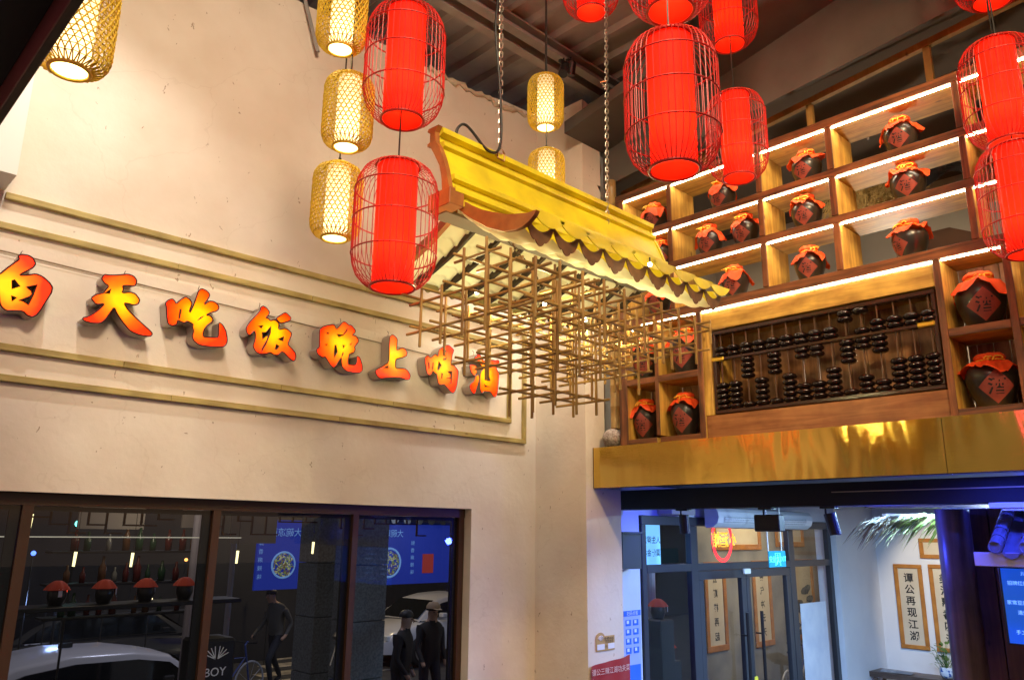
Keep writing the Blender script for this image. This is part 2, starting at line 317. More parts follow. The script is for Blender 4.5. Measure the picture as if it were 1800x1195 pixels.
# leaning steel angle at the top of the wall
g = MB(); g.tube([(2.46, 4.96, 4.15), (2.63, 4.93, 3.62)], .018, 4); tag(obj('steel_angle', g, M_STL), 'dark steel angle leaning down the top of the cream wall', 'steel bar')
# grey boarded fascia above the shelves, gallery back room
g = MB(); g.prism([(4.4, 3.24), (.3, 3.68), (-3, 4.0), (-3, 4.36), (1.0, 4.30), (2.95, 3.90), (4.4, 3.62)], 5.46, 5.50, axis=0); struct('grey_fascia', g, M_GRY)
g = MB(); g.prism([(4.4, 3.60), (2.95, 3.88), (1.0, 4.28), (-3, 4.34), (-3, 4.40), (1.0, 4.36), (2.95, 3.98), (4.4, 3.72)], 4.9, 5.46, axis=0); struct('fascia_top', g, M_GRY)
g = MB(); g.box((8.4, -3, .7), (8.6, 5.2, 3.62)); struct('gallery_back_wall', g, mat('gallery_wall', (.46, .42, .36), .8, noise=(2, (.40, .36, .30)), bump=.1))
g = MB(); g.box((8.4, -3, 3.62), (8.6, 5.2, 4.4)); g.prism([(5.2, 3.66), (-3, 4.3), (-3, 4.38), (5.2, 3.74)], 5.52, 8.4, axis=0); struct('gallery_ceiling', g, mat('dark_ceiling', (.12, .09, .07), .8))
g = MB(); g.box((5.62, 4.99, .7), (8.4, 5.2, 3.6)); struct('gallery_end_wall', g, mat('gallery_wall', (.5, .5, .5)))
g = MB(); g.box((5.44, 4.45, .75), (5.60, 4.62, 4.2)); g.prism([(5.36, 3.82), (5.64, 3.78), (5.64, 3.70), (5.45, 3.70)], 4.40, 4.62, axis=1); g.prism([(5.36, 3.24), (5.64, 3.22), (5.64, 3.14), (5.45, 3.12)], 4.40, 4.62, axis=1)
tag(obj('steel_post', g, M_STL), 'dark steel post with torn flange plates beside the cream pier', 'post')
# ragged dark edge plaster beside the pier
g = MB(); p = []; z = 1.0
while z < 3.95: p.append((5.405 + random.uniform(.002, .035), z)); z += .11
g.prism([(5.402, 1.0)] + p + [(5.402, 3.95)], 4.402, 4.43, axis=1); tag(obj('broken_render', g, mat('brown_render', (.13, .08, .045), .9, bump=.5)), 'ragged strip of brown render down the side of the pier', 'render')
# timber rail above the shelves
fr = thing('timber_rail_frame', 'slender yellow timber rail and posts standing above the jar shelves', 'rail', (5.75, 0, 0))
def zr(y): return 3.28 + (4.4 - y) * .108
MY = mat('yellow_timber', (.46, .27, .07), .5, grain=2, noise=(1, (.36, .20, .05)))
g = MB(); g.prism([(4.42, zr(4.42) - .035), (4.42, zr(4.42) + .02), (-1, zr(-1) + .02), (-1, zr(-1) - .035)], 0, .05, axis=0); part('top_rail', g, MY, fr)
for y in (4.40, 3.45, 2.47, 1.555, .6, -.3):
    g = MB(); g.box((.003, y - .025, 3.04), (.045, y + .025, zr(y) - .037)); part('post', g, MY, fr)
g = MB(); g.tube([(6.3, 4.9, 3.27), (6.3, 2.62, 3.47), (6.3, -1, 3.80)], .014, 6); g.tube([(6.3, 2.3, 3.5), (6.25, 2.25, 3.52), (6.22, 2.2, 3.50), (6.2, 2.19, 3.2)], .010, 6)
tag(obj('conduit_pipe', g, mat('grey_conduit', (.30, .26, .23), .5)), 'thin grey conduit pipe running behind the yellow timber rail', 'pipe')
g = MB(); g.box((6.9, 2.9, 3.62), (7.0, 3.25, 3.68)); tag(obj('ceiling_lamp', g, mat('pale_plastic', (.75, .75, .68), .5)), 'small pale rectangular lamp on the dark ceiling behind the timber rail', 'lamp')
# window of the sign wall: brown frame, panes
wf = thing('long_window', 'long brown framed window below the lit sign', 'window', (0, 5.08, 0))
g = MB(); g.box((WX0, 0, .125), (WX1, .06, WZ1)); part('head_rail', g, M_FRM, wf)
g = MB(); g.box((WX0, 0, WZ0), (WX1, .06, WZ0 + .07)); part('sill_rail', g, M_FRM, wf)
for a, b in ((1.145, 1.20), (2.235, 2.285), (3.30, 3.348), (4.33, 4.385), (.01, .06)):
    g = MB(); g.box((a, .002, WZ0 + .07), (b, .058, .125)); part('mullion', g, M_FRM, wf)
edges = [(-.6, .01), (.06, 1.145), (1.20, 2.235), (2.285, 3.30), (3.348, 4.33)]
for a, b in edges:
    g = MB(); g.sheet((a + .002, .026, WZ0 + .072), (b - .002, .032, .123)); part('glass_pane', g, M_GLS, wf)
    g = MB(); g.box((b - .055, .034, WZ0 + .072), (b - .002, .056, .123)); g.box((a + .002, .034, .095), (b - .056, .056, .123)); part('rubber_seal', g, M_BLK, wf)
# pine mouldings round the sign
mf = thing('moulding_frame', 'double rectangular frame of pine mouldings round the red sign letters', 'frame', (0, 5, 0))
for (x0, x1, z0, z1) in ((.79, 5.0, .782, 1.855), (.55, 4.812, .952, 1.675)):
    w = .038; d = .036
    for za, zb in ((z1 - w, z1), (z0, z0 + w)):
        xx = x0
        while xx < x1 - .01:
            xe = min(xx + random.uniform(.95, 1.5), x1)
            if x1 - xe < .3: xe = x1
            dz = random.uniform(-.0015, .0015); g = MB(); g.bbox((xx + .0007, -d + random.uniform(0, .0015), za + dz), (xe - .0007, -.001, zb + dz), .003); part('moulding', g, mold(0), mf); xx = xe
    g = MB(); g.bbox((x1 - w, -d + .001, z0 + w + .001), (x1 - .001, -.001, z1 - w - .001)); part('moulding', g, mold(2), mf)
g = MB(); g.prism([(.2, 1.535), (4.75, 1.40), (4.75, 1.47), (.2, 1.61)], -.010, -.001, axis=1); part('letter_raceway', g, PL, mf)
g = MB(); g.tube([(.2, -.014, 1.528), (4.75, -.014, 1.393)], .0022, 5); part('hanging_wire', g, mat('rusty_wire', (.16, .09, .03), .7), mf)
# ================================================================ sign letters
SIGN = [
 ('白', [[(0.771,1.325),(0.814,1.346),(0.843,1.389),(0.873,1.428),(0.892,1.451),(0.884,1.472),(0.901,1.483),(0.933,1.486),(0.958,1.474),(0.973,1.448),(0.965,1.424),(0.942,1.4),(0.916,1.376),(0.905,1.361),(0.946,1.373),(0.983,1.389),(1.018,1.381),(1.055,1.355),(1.074,1.331),(1.073,1.299),(1.053,1.244),(1.032,1.184),(1.016,1.154),(0.998,1.141),(0.974,1.145),(0.951,1.165),(0.905,1.158),(0.871,1.151),(0.847,1.168),(0.836,1.189),(0.821,1.25),(0.802,1.299),(0.783,1.283),(0.766,1.275),(0.755,1.295)]], [[(0.875,1.324),(0.885,1.332),(0.917,1.301),(0.881,1.277)],[(0.946,1.303),(0.998,1.329),(0.987,1.266),(0.971,1.204),(0.943,1.22),(0.922,1.219),(0.969,1.252),(0.98,1.268),(0.975,1.285),(0.956,1.298)],[(0.884,1.239),(0.91,1.234),(0.891,1.208)]]),
 ('天', [[(1.321,1.441),(1.333,1.471),(1.358,1.472),(1.405,1.484),(1.464,1.505),(1.498,1.499),(1.518,1.477),(1.515,1.448),(1.502,1.438),(1.465,1.434),(1.441,1.424),(1.45,1.408),(1.443,1.38),(1.49,1.397),(1.52,1.392),(1.549,1.362),(1.544,1.334),(1.52,1.32),(1.487,1.324),(1.462,1.321),(1.492,1.282),(1.556,1.233),(1.639,1.176),(1.647,1.16),(1.634,1.146),(1.575,1.144),(1.519,1.158),(1.468,1.206),(1.43,1.252),(1.412,1.286),(1.395,1.249),(1.373,1.201),(1.349,1.174),(1.307,1.166),(1.264,1.17),(1.249,1.184),(1.283,1.202),(1.314,1.232),(1.341,1.268),(1.357,1.296),(1.312,1.28),(1.28,1.312),(1.304,1.34),(1.341,1.357),(1.351,1.377),(1.367,1.407),(1.341,1.419)]], [[(1.349,1.357),(1.381,1.392),(1.376,1.362)]]),
 ('吃', [[(1.703,1.373),(1.715,1.393),(1.74,1.409),(1.755,1.4),(1.768,1.38),(1.795,1.417),(1.822,1.441),(1.849,1.429),(1.867,1.406),(1.854,1.35),(1.861,1.345),(1.878,1.4),(1.895,1.479),(1.898,1.494),(1.917,1.518),(1.954,1.508),(1.974,1.488),(1.967,1.464),(1.94,1.411),(1.978,1.446),(2.009,1.448),(2.038,1.429),(2.042,1.408),(2.029,1.389),(1.995,1.373),(1.962,1.348),(1.988,1.351),(2.012,1.331),(2.006,1.31),(1.978,1.282),(1.961,1.252),(1.957,1.216),(1.965,1.202),(2.047,1.213),(2.06,1.221),(2.052,1.319),(2.078,1.306),(2.104,1.27),(2.119,1.219),(2.118,1.183),(2.097,1.161),(2.045,1.152),(1.984,1.146),(1.94,1.147),(1.904,1.167),(1.89,1.195),(1.897,1.231),(1.883,1.259),(1.89,1.272),(1.848,1.287),(1.833,1.269),(1.794,1.279),(1.79,1.28),(1.785,1.249),(1.757,1.237),(1.732,1.247),(1.72,1.292),(1.712,1.347)]], [[(1.796,1.354),(1.803,1.353),(1.799,1.291),(1.794,1.29)],[(1.911,1.3),(1.93,1.325),(1.954,1.343),(1.932,1.321)]]),
 ('饭', [[(2.241,1.313),(2.249,1.334),(2.266,1.365),(2.306,1.421),(2.332,1.459),(2.328,1.474),(2.345,1.49),(2.371,1.483),(2.395,1.46),(2.394,1.439),(2.372,1.412),(2.39,1.414),(2.411,1.398),(2.433,1.412),(2.45,1.408),(2.473,1.394),(2.473,1.347),(2.527,1.369),(2.569,1.346),(2.575,1.331),(2.55,1.257),(2.578,1.237),(2.611,1.21),(2.62,1.187),(2.616,1.158),(2.604,1.148),(2.572,1.163),(2.518,1.205),(2.485,1.169),(2.455,1.168),(2.429,1.181),(2.397,1.164),(2.356,1.157),(2.326,1.166),(2.301,1.201),(2.308,1.23),(2.312,1.254),(2.311,1.286),(2.302,1.31),(2.27,1.269),(2.25,1.283)],[(2.449,1.424),(2.513,1.48),(2.532,1.471),(2.56,1.452),(2.553,1.428),(2.503,1.402),(2.482,1.397),(2.461,1.412)]], [[(2.326,1.345),(2.36,1.357),(2.348,1.333)],[(2.356,1.307),(2.383,1.312),(2.417,1.362),(2.417,1.314),(2.391,1.229),(2.363,1.17),(2.365,1.192),(2.396,1.262),(2.397,1.294),(2.363,1.26)],[(2.475,1.28),(2.518,1.308),(2.516,1.273)],[(2.467,1.244),(2.49,1.234),(2.477,1.21),(2.46,1.205)]]),
 ('晚', [[(2.792,1.411),(2.82,1.438),(2.892,1.467),(2.909,1.465),(2.929,1.433),(2.982,1.507),(3.005,1.503),(3.033,1.487),(3.051,1.492),(3.09,1.459),(3.086,1.442),(3.061,1.417),(3.097,1.418),(3.125,1.387),(3.106,1.357),(3.089,1.334),(3.097,1.316),(3.088,1.29),(3.057,1.277),(3.049,1.268),(3.042,1.203),(3.054,1.193),(3.108,1.198),(3.118,1.223),(3.117,1.267),(3.14,1.263),(3.167,1.203),(3.17,1.168),(3.148,1.147),(3.103,1.14),(3.04,1.14),(2.998,1.165),(2.986,1.202),(2.986,1.238),(2.964,1.203),(2.941,1.164),(2.924,1.15),(2.897,1.169),(2.85,1.223),(2.834,1.209),(2.79,1.228),(2.777,1.257),(2.79,1.271),(2.8,1.28),(2.795,1.345)]], [[(2.849,1.398),(2.866,1.401),(2.865,1.391),(2.852,1.389)],[(2.847,1.31),(2.864,1.315),(2.852,1.301)],[(2.925,1.318),(2.934,1.319),(2.948,1.271),(2.925,1.224),(2.922,1.262)],[(2.932,1.401),(2.985,1.405),(3.021,1.462),(3.018,1.442),(2.989,1.404),(2.951,1.385)],[(2.99,1.329),(3.006,1.328),(2.996,1.308)],[(3.048,1.341),(3.063,1.358),(3.059,1.345)],[(2.994,1.274),(2.999,1.271),(2.991,1.246),(2.987,1.246)]]),
 ('上', [[(3.402,1.465),(3.423,1.49),(3.451,1.481),(3.475,1.459),(3.472,1.42),(3.471,1.369),(3.524,1.403),(3.552,1.396),(3.574,1.373),(3.568,1.345),(3.528,1.323),(3.479,1.307),(3.466,1.29),(3.468,1.226),(3.555,1.242),(3.588,1.226),(3.613,1.195),(3.606,1.164),(3.578,1.154),(3.537,1.162),(3.483,1.161),(3.394,1.145),(3.334,1.129),(3.303,1.146),(3.283,1.183),(3.346,1.223),(3.403,1.265),(3.403,1.333),(3.399,1.407)]], [[(3.351,1.212),(3.4,1.24),(3.399,1.22)]]),
 ('喝', [[(3.75,1.356),(3.777,1.384),(3.807,1.365),(3.855,1.407),(3.885,1.39),(3.888,1.438),(3.912,1.466),(3.986,1.509),(4.048,1.474),(4.039,1.448),(4.03,1.426),(4.02,1.34),(4.048,1.348),(4.101,1.308),(4.102,1.272),(4.09,1.178),(4.072,1.132),(4.052,1.111),(4.026,1.122),(3.974,1.162),(3.954,1.171),(3.92,1.16),(3.894,1.171),(3.876,1.246),(3.862,1.248),(3.836,1.264),(3.827,1.251),(3.818,1.23),(3.794,1.223),(3.774,1.243),(3.757,1.306)]], [[(3.785,1.326),(3.794,1.328),(3.799,1.278),(3.792,1.277)],[(3.833,1.334),(3.838,1.331),(3.835,1.275),(3.827,1.274)],[(3.893,1.351),(3.92,1.324),(3.895,1.281),(3.882,1.279)],[(3.94,1.379),(3.97,1.394),(3.965,1.379),(3.941,1.373)],[(3.922,1.456),(3.943,1.447),(3.972,1.456),(3.97,1.444),(3.943,1.439)],[(3.925,1.258),(3.938,1.259),(3.932,1.215),(3.927,1.215)],[(3.992,1.283),(4.035,1.292),(4.036,1.254),(4.031,1.19),(4.004,1.184),(4.026,1.197),(4.024,1.231),(3.977,1.226),(4.022,1.238),(4.021,1.268),(3.995,1.276)]]),
 ('酒', [[(4.28,1.451),(4.306,1.464),(4.311,1.485),(4.338,1.482),(4.361,1.452),(4.384,1.431),(4.483,1.459),(4.523,1.457),(4.551,1.47),(4.569,1.452),(4.541,1.422),(4.581,1.42),(4.53,1.395),(4.542,1.375),(4.565,1.349),(4.556,1.238),(4.546,1.158),(4.519,1.134),(4.49,1.155),(4.473,1.177),(4.396,1.175),(4.372,1.15),(4.347,1.185),(4.344,1.267),(4.351,1.334),(4.385,1.368),(4.341,1.399),(4.28,1.426)],[(4.223,1.368),(4.239,1.383),(4.292,1.383),(4.315,1.357),(4.305,1.315),(4.279,1.286),(4.241,1.317)],[(4.229,1.194),(4.249,1.221),(4.28,1.245),(4.295,1.289),(4.332,1.31),(4.339,1.266),(4.314,1.197),(4.294,1.141),(4.278,1.135),(4.246,1.159)]], [[(4.427,1.266),(4.445,1.319),(4.465,1.272)],[(4.394,1.237),(4.411,1.223),(4.455,1.22),(4.403,1.211)],[(4.407,1.405),(4.473,1.426),(4.468,1.41),(4.412,1.393)]]),
]

def letter_mat():
    m = mat('lit_letter_face', (.8, .1, .02), .25); N = m.node_tree.nodes; L = m.node_tree.links; b = N['Principled BSDF']; tc = N['Texture Coordinate']
    ln = N.new('ShaderNodeVectorMath'); ln.operation = 'LENGTH'; L.new(tc.outputs['Object'], ln.inputs[0])
    nz = N.new('ShaderNodeTexNoise'); nz.inputs['Scale'].default_value = 9; L.new(tc.outputs['Object'], nz.inputs[0])
    ma = N.new('ShaderNodeMath'); ma.operation = 'MULTIPLY_ADD'; ma.inputs[1].default_value = .08; L.new(nz.outputs[0], ma.inputs[0]); L.new(ln.outputs['Value'], ma.inputs[2])
    r = N.new('ShaderNodeValToRGB'); cr = r.color_ramp; cr.elements[0].position = .08; cr.elements[0].color = (1, .42, .0, 1); cr.elements[1].position = .22; cr.elements[1].color = (1, .010, .0, 1)
    e = cr.elements.new(.145); e.color = (1, .135, .0, 1); L.new(ma.outputs[0], r.inputs[0]); L.new(r.outputs[0], b.inputs['Emission Color']); b.inputs['Emission Strength'].default_value = 1.9
    b.inputs['Base Color'].default_value = (.4, .03, .0, 1)
    return m
LM = letter_mat(); M_RET = mat('mirror_steel_return', (.50, .43, .38), .35, metal=.35); M_EDG = mat('letter_edge_trim', (.07, .008, .006), .4)
def filled(name, outs, holes, c):
    cu = bpy.data.curves.new(name, 'CURVE'); cu.dimensions = '2D'; cu.fill_mode = 'BOTH'
    for pl in outs + holes:
        sp = cu.splines.new('POLY'); sp.points.add(len(pl) - 1); sp.use_cyclic_u = True
        for q, p in zip(sp.points, pl): q.co = (p[0] - c[0], p[1] - c[1], 0, 1)
    o = bpy.data.objects.new(name, cu); COL.objects.link(o); bpy.context.view_layer.update(); me = bpy.data.meshes.new_from_object(o)
    vs = [(v.co.x, 0, v.co.y) for v in me.vertices]; fs = [tuple(p.vertices) for p in me.polygons]
    bpy.data.objects.remove(o); bpy.data.curves.remove(cu); bpy.data.meshes.remove(me); return vs, fs
def chaikin(pl, k=1):
    for _ in range(k):
        q = []
        for i in range(len(pl)):
            a = pl[i]; b = pl[(i + 1) % len(pl)]; q += [(.82 * a[0] + .18 * b[0], .82 * a[1] + .18 * b[1]), (.18 * a[0] + .82 * b[0], .18 * a[1] + .82 * b[1])]
        pl = q
    return pl
LET = dict(zip('白天吃饭晚上喝酒', ['leftmost letter, cut by the edge of the picture', 'second letter from the left, like a striding figure', 'third letter from the left', 'fourth letter from the left', 'fifth letter from the left, densest of the eight', 'sixth letter, shaped like an upright on a bar', 'seventh letter, just left of the timber lattice', 'last letter on the right, half behind the lattice']))
for ch, outs, holes in SIGN:
    outs = [chaikin(o) for o in outs]; allp = [p for o in outs for p in o]
    c = ((min(p[0] for p in allp) + max(p[0] for p in allp)) / 2, (min(p[1] for p in allp) + max(p[1] for p in allp)) / 2)
    if ch == '白': c = (.86, 1.28)
    t = thing('sign_letter', 'glowing yellow and red channel letter %s, %s' % (ch, LET[ch]), 'sign letter', (c[0], 4.88, c[1]), 0, 'lit letters on the cream wall')
    vs, fs = filled('f', outs, holes, c); g = MB(); g.add(vs, fs); part('lit_face', g, LM, t)
    g = MB(); e = MB()
    for pl in outs + holes:
        q = [(p[0] - c[0], p[1] - c[1]) for p in pl]; n = len(q)
        g.add([(a, .001, b) for a, b in q] + [(a, .105, b) for a, b in q], [(i, (i + 1) % n, n + (i + 1) % n, n + i) for i in range(n)])
        e.tube([(a, -.001, b) for a, b in q], .0045 if pl in outs else .003, 4, closed=True)
    g.add([(v[0], .104, v[2]) for v in vs], fs)
    part('steel_return', g, M_RET, t); part('edge_trim', e, M_EDG, t)
    g = MB()
    zt = max(p[1] for p in allp) - c[1]; xm = [p[0] - c[0] for p in allp if p[1] - c[1] > zt - .01][0]
    g.tube([(xm, .05, zt), (xm + .01, .06, zt + .03), (xm + .02, .09, zt + .045)], .002, 4); part('cable_tail', g, M_CAB, t)

gl = thing('gallery_lamp', 'low floor lamp on the gallery hidden behind the abacus', 'lamp', (7.2, 2.4, 1.25))  # added hidden lamp that brightens the gallery back wall
g = MB(); g.lathe([(.001, -.05), (.12, -.04), (.14, 0), (.12, .04), (.02, .06)], 18); part('lamp_bowl', g, mat('pale_plastic', (.75, .75, .68), .5), gl, smooth=True)
g = MB(); g.tube([(0, 0, -.05), (0, 0, -.54)], .012, 6); part('stem', g, M_BLK, gl)
lamp('POINT', 'gallery_lamp_light', (7.2, 2.4, 1.42), 55, (1, .86, .64), .08)

# ================================================================ jar shelves
XS, XB = 5.35, 5.72
sh = thing('shelf_wall', 'tall dark wooden shelf wall with LED lit cells above the brass beam', 'shelf', (XS, 0, 0))
def bd(name, a, b, m, r=.003):
    g = MB(); g.bbox((a[0] - XS, a[1], a[2]), (b[0] - XS, b[1], b[2]), r); return part(name, g, m, sh)
ZR = [2.97, 2.567, 2.203, 1.77]          # undersides of the boards that carry the LED strips
YU = [(4.18, 4.095), (3.617, 3.575), (2.772, 2.725), (2.20, 2.15), (1.328, 1.285), (.60, .555), (-.10, -.145)]
YEND = -.9
# long boards: pine inside, walnut nosing in front
def hboard(y0, y1, z0, z1):
    bd('shelf_board', (XS + .012, y0, z0), (XB, y1, z1), pin(1)); bd('front_trim', (XS, y0, z0 + .002), (XS + .0115, y1, z1 - .002), wal(1), .002)
def vboard(y0, y1, z0, z1):
    bd('upright_board', (XS + .013, y0 + .0015, z0), (XB - .002, y1 - .0015, z1), pin(2)); bd('front_trim', (XS - .001, y0 + .001, z0), (XS + .0115, y1 - .001, z1), wal(2), .002)
hboard(YEND, 4.18, 2.97, 3.04)
for z, t in ((2.567, .062), (2.203, .060), (1.77, .078)): hboard(YEND, 4.18, z, z + t)
zz = [(2.631, 2.968), (2.265, 2.565), (1.850, 2.201)]
for (ya, yb) in YU:
    for z0, z1 in zz: vboard(yb, ya, z0, z1)
vboard(4.095, 4.18, .735, 1.768); vboard(3.765, 3.80, .80, 1.768); vboard(3.335, 3.385, .735, 1.768); vboard(1.53, 1.575, .735, 1.768); vboard(1.135, 1.18, .735, 1.768); vboard(.60, .645, .735, 1.768)
for a, b in ((3.386, 3.764), (3.801, 4.094), (1.181, 1.529), (.646, 1.134), (YEND, .599)): hboard(a, b, 1.245, 1.30)
for a, b in ((3.386, 3.764), (3.801, 4.094), (1.181, 1.529), (.646, 1.134), (YEND, .599)): hboard(a, b, .737, .785)
# LED strips under the front edges
def led(y0, y1, z):
    g = MB(); g.box((.014, y0, z - .009), (.028, y1, z - .0015)); part('led_strip', g, M_LED, sh)
YC = [(3.62, 4.09), (2.775, 3.57), (2.205, 2.72), (1.332, 2.145), (.605, 1.28), (-.095, .55)]
for z in ZR[:3]:
    for a, b in YC: led(a, b, z)
for a, b in ((3.39, 3.76), (3.805, 4.09), (1.58, 3.33), (1.185, 1.525), (.65, 1.13)): led(a, b, 1.77)
# plank backs of the closed cells
def planks(y0, y1, z0, z1, w=.095, m=None):
    y = y0
    while y < y1 - .01:
        e = min(y + w, y1); bd('back_plank', (XB - .022, y + .0015, z0), (XB - .004, e - .0015, z1), m or wal(2), .003); y = e
M_BK = mat('plank_back', (.40, .19, .075), .5, grain=2, noise=(1, (.22, .095, .035)))
for a, b in ((3.39, 3.76), (3.805, 4.09), (1.185, 1.525), (.65, 1.13)):
    planks(a, b, .787, 1.243, m=M_BK); planks(a, b, 1.303, 1.768, m=M_BK)
planks(1.58, 3.33, .80, 1.765, .12, M_BK)
# inner border of the abacus cell
bd('cell_lining', (XS + .02, 1.577, 1.60), (XB - .03, 3.333, 1.752), pin(1)); bd('cell_lining', (XS + .02, 1.577, .737), (XB - .03, 3.333, .915), mat('reddish_pine', (.40, .17, .055), .45, grain=1, noise=(1, (.24, .08, .025))))
bd('cell_lining', (XS + .018, 3.268, .917), (XB - .03, 3.333, 1.598), pin(2))
# ---------------------------------------------------------------- abacus
ab = thing('abacus', 'big dark lacquered abacus set into the wooden shelf wall', 'abacus', (XS + .03, 0, 0))
g = MB(); Y0, Y1, A0, A1, AB = 1.59, 3.262, .925, 1.59, 1.36
for a, b in (((0, Y0, A1 - .03), (.06, Y1, A1)), ((0, Y0, A0), (.06, Y1, A0 + .03)), ((0.001, Y0, A0 + .03), (.059, Y0 + .03, A1 - .03)), ((0.001, Y1 - .03, A0 + .03), (.059, Y1, A1 - .03))):
    g = MB(); g.bbox(a, b, .004); part('frame_bar', g, M_AFR, ab)
g = MB(); g.bbox((.0, Y0 + .03, AB - .012), (.055, Y1 - .03, AB + .012), .004); part('dividing_beam', g, M_AFR, ab)
for y in (Y1 - .10, Y0 + .02):
    g = MB(); g.bbox((-.006, y, AB - .016), (.02, y + .11, AB + .016), .006); part('gilt_clasp', g, M_GOLD, ab)
prof = [(.006, -.020), (.034, -.020), (.049, -.0125), (.0546, 0), (.049, .0125), (.034, .020), (.006, .020)]
bead_me = MB().lathe(prof, 16).mesh('bead', M_BEAD, True)
upper = [0, 0, 0, 0, 0, 0, 0, 0, 0, 2, 1, 0, 0, 0, 0]; lower = [0, 0, 4, 0, 4, 0, 2, 2, 0, 4, 2, 3, 0, 0, 0]
for i in range(15):
    y = 3.195 - i * .1107
    g = MB(); g.tube([(.028, y, A0 + .03), (.028, y, AB - .012)], .006, 6); g.tube([(.028, y, AB + .012), (.028, y, A1 - .03)], .006, 6); rod = part('rod', g, mat('brown_rod', (.10, .05, .03), .3), ab)
    zs = [A1 - .03 - .022 - .0425 * k for k in range(upper[i])] + [AB + .012 + .022 + .0425 * k for k in range(2 - upper[i])]
    zs += [AB - .012 - .022 - .0425 * k for k in range(lower[i])] + [A0 + .03 + .022 + .0425 * k for k in range(5 - lower[i])]
    for z in zs: obj('bead', bead_me, None, rod, loc=(.028 + random.uniform(-.002, .002), y, z + random.uniform(-.001, .001)))
# ---------------------------------------------------------------- wine jars
def jar_body_prof(h, r): return [(.002, 0), (r * .55, 0), (r * .62, h * .04), (r * .84, h * .30), (r * .97, h * .55), (r, h * .68), (r * .93, h * .82), (r * .74, h * .93), (r * .52, h * .98), (r * .46, h)]
def rad_at(prof, z):
    for (r0, z0), (r1, z1) in zip(prof, prof[1:]):
        if z0 <= z <= z1 and z1 > z0: return r0 + (r1 - r0) * (z - z0) / (z1 - z0)
    return prof[-1][0]
def smooth_prof(p, k=3):
    for _ in range(k):
        q = [p[0]]
        for a, b in zip(p, p[1:]): q += [(.75 * a[0] + .25 * b[0], .75 * a[1] + .25 * b[1]), (.25 * a[0] + .75 * b[0], .25 * a[1] + .75 * b[1])]
        p = q + [p[-1]]
    return p
def make_jar(seed, h, r, loc, label, lab_s=.078, lab_z=.50, tall=False):
    R_ = random.Random(seed); t = thing('wine_jar', label, 'jar', loc, 0, 'black wine jars on the shelf wall')
    pr = smooth_prof(jar_body_prof(h, r), 2); part('jar_body', MB().lathe(pr, 32), M_CER, t, smooth=True)
    # red paper diamond with the wine character, lying on the curved side towards -x
    g = MB(); n = 8
    def onb(u, v, e): rr = rad_at(pr, h * lab_z + v) + e; a = u / rr; return (-rr * cos(a), -rr * sin(a), h * lab_z + v)
    s = lab_s
    g.grid(lambda a, b: onb((a - b) * s, (a + b - 1) * s, .0015), n, n); lb = part('paper_label', g, M_LBL, t)
    vs, fs = text_geo('酒', s * 1.0, .015); g = MB()
    if vs: g.add([onb(v.x, v.y, .0035) for v in vs], fs)
    part('character', g, M_INK, lb)
    # cloth tied over the mouth
    nk = r * .50; zt = h + .012; ph = [R_.uniform(0, 6.28) for _ in range(6)]; sk = R_.uniform(.65, 1.4); tw = R_.uniform(0, 1.57)
    def cl(a, b):
        th = 2 * pi * a; w1 = .5 + .5 * cos(4 * th + tw * 4)      # square cloth: four corners
        wob = .5 * sin(7 * th + ph[0]) + .35 * sin(13 * th + ph[1]) + .3 * sin(19 * th + ph[2])
        rings = [(0, zt + .040, 0), (nk * .6, zt + .046, .004), (nk * 1.05, zt + .036, .007), (nk * 1.22, zt + .014, .007), (nk * .98, zt - .006, .004), (nk * 1.10, zt - .014, .006), (nk * 1.55, zt - .016, .010), (r * .84, zt - .026 * sk, .014), (r * 1.0, zt - .050 * sk, .018)]
        x = b * (len(rings) - 1); i = min(int(x), len(rings) - 2); f = x - i; ra = rings[i]; rb = rings[i + 1]
        rr = ra[0] + (rb[0] - ra[0]) * f; zq = ra[1] + (rb[1] - ra[1]) * f; am = ra[2] + (rb[2] - ra[2]) * f
        k = max(0, b - .62) / .38
        rr += am * wob * .5 + k * w1 * r * .30; zq += am * .8 * wob * (1 if b > .6 else .5) - k * w1 * .045 * sk + k * .02 * sin(2 * th + ph[3]) + k * .015 * sin(5 * th + ph[4])
        rb_ = rad_at(pr, min(h, zq)) + .004 if zq < h else 0
        rr = max(rr, rb_)
        return (rr * cos(th), rr * sin(th), zq)
    part('cloth_cover', MB().grid(cl, 56, 20), M_CLR, t, smooth=True)
    g = MB(); g.tube([(nk * 1.06 * cos(2 * pi * i / 18), nk * 1.06 * sin(2 * pi * i / 18), zt - .004) for i in range(18)], .0055, 5, closed=True)
    a0 = pi + R_.uniform(-.5, .9)
    for da, ln in ((-.12, .07), (.10, .10)):
        a = a0 + da; ex = R_.uniform(.3, 1.0); p0 = Vector((nk * 1.06 * cos(a), nk * 1.06 * sin(a), zt - .004))
        g.tube([p0, p0 + Vector((.02 * cos(a), .02 * sin(a) + .01, .012)), p0 + Vector((.04 * cos(a), .045 * sin(a) + .02 * ex, .004)), p0 + Vector((.055 * cos(a), .06 * sin(a) + .03 * ex, -ln * .4 + .05 * (ex - .5)))], .0045, 5)
    for k in range(2):
        c = Vector((nk * 1.10 * cos(a0), nk * 1.10 * sin(a0), zt)); sg = (-1) ** k
        g.tube([c + Vector((-.004, sg * .026 * (1 - cos(q * pi / 3)) , .012 * sin(q * pi / 3) + .004)) for q in range(5)], .0045, 5)
    part('rope_tie', g, M_ROP, t, smooth=True)
    return t
F1, F2, F3, F4, F5 = 2.629, 2.263, 1.848, 1.30, .785
JX = XS + .155
protos = {}
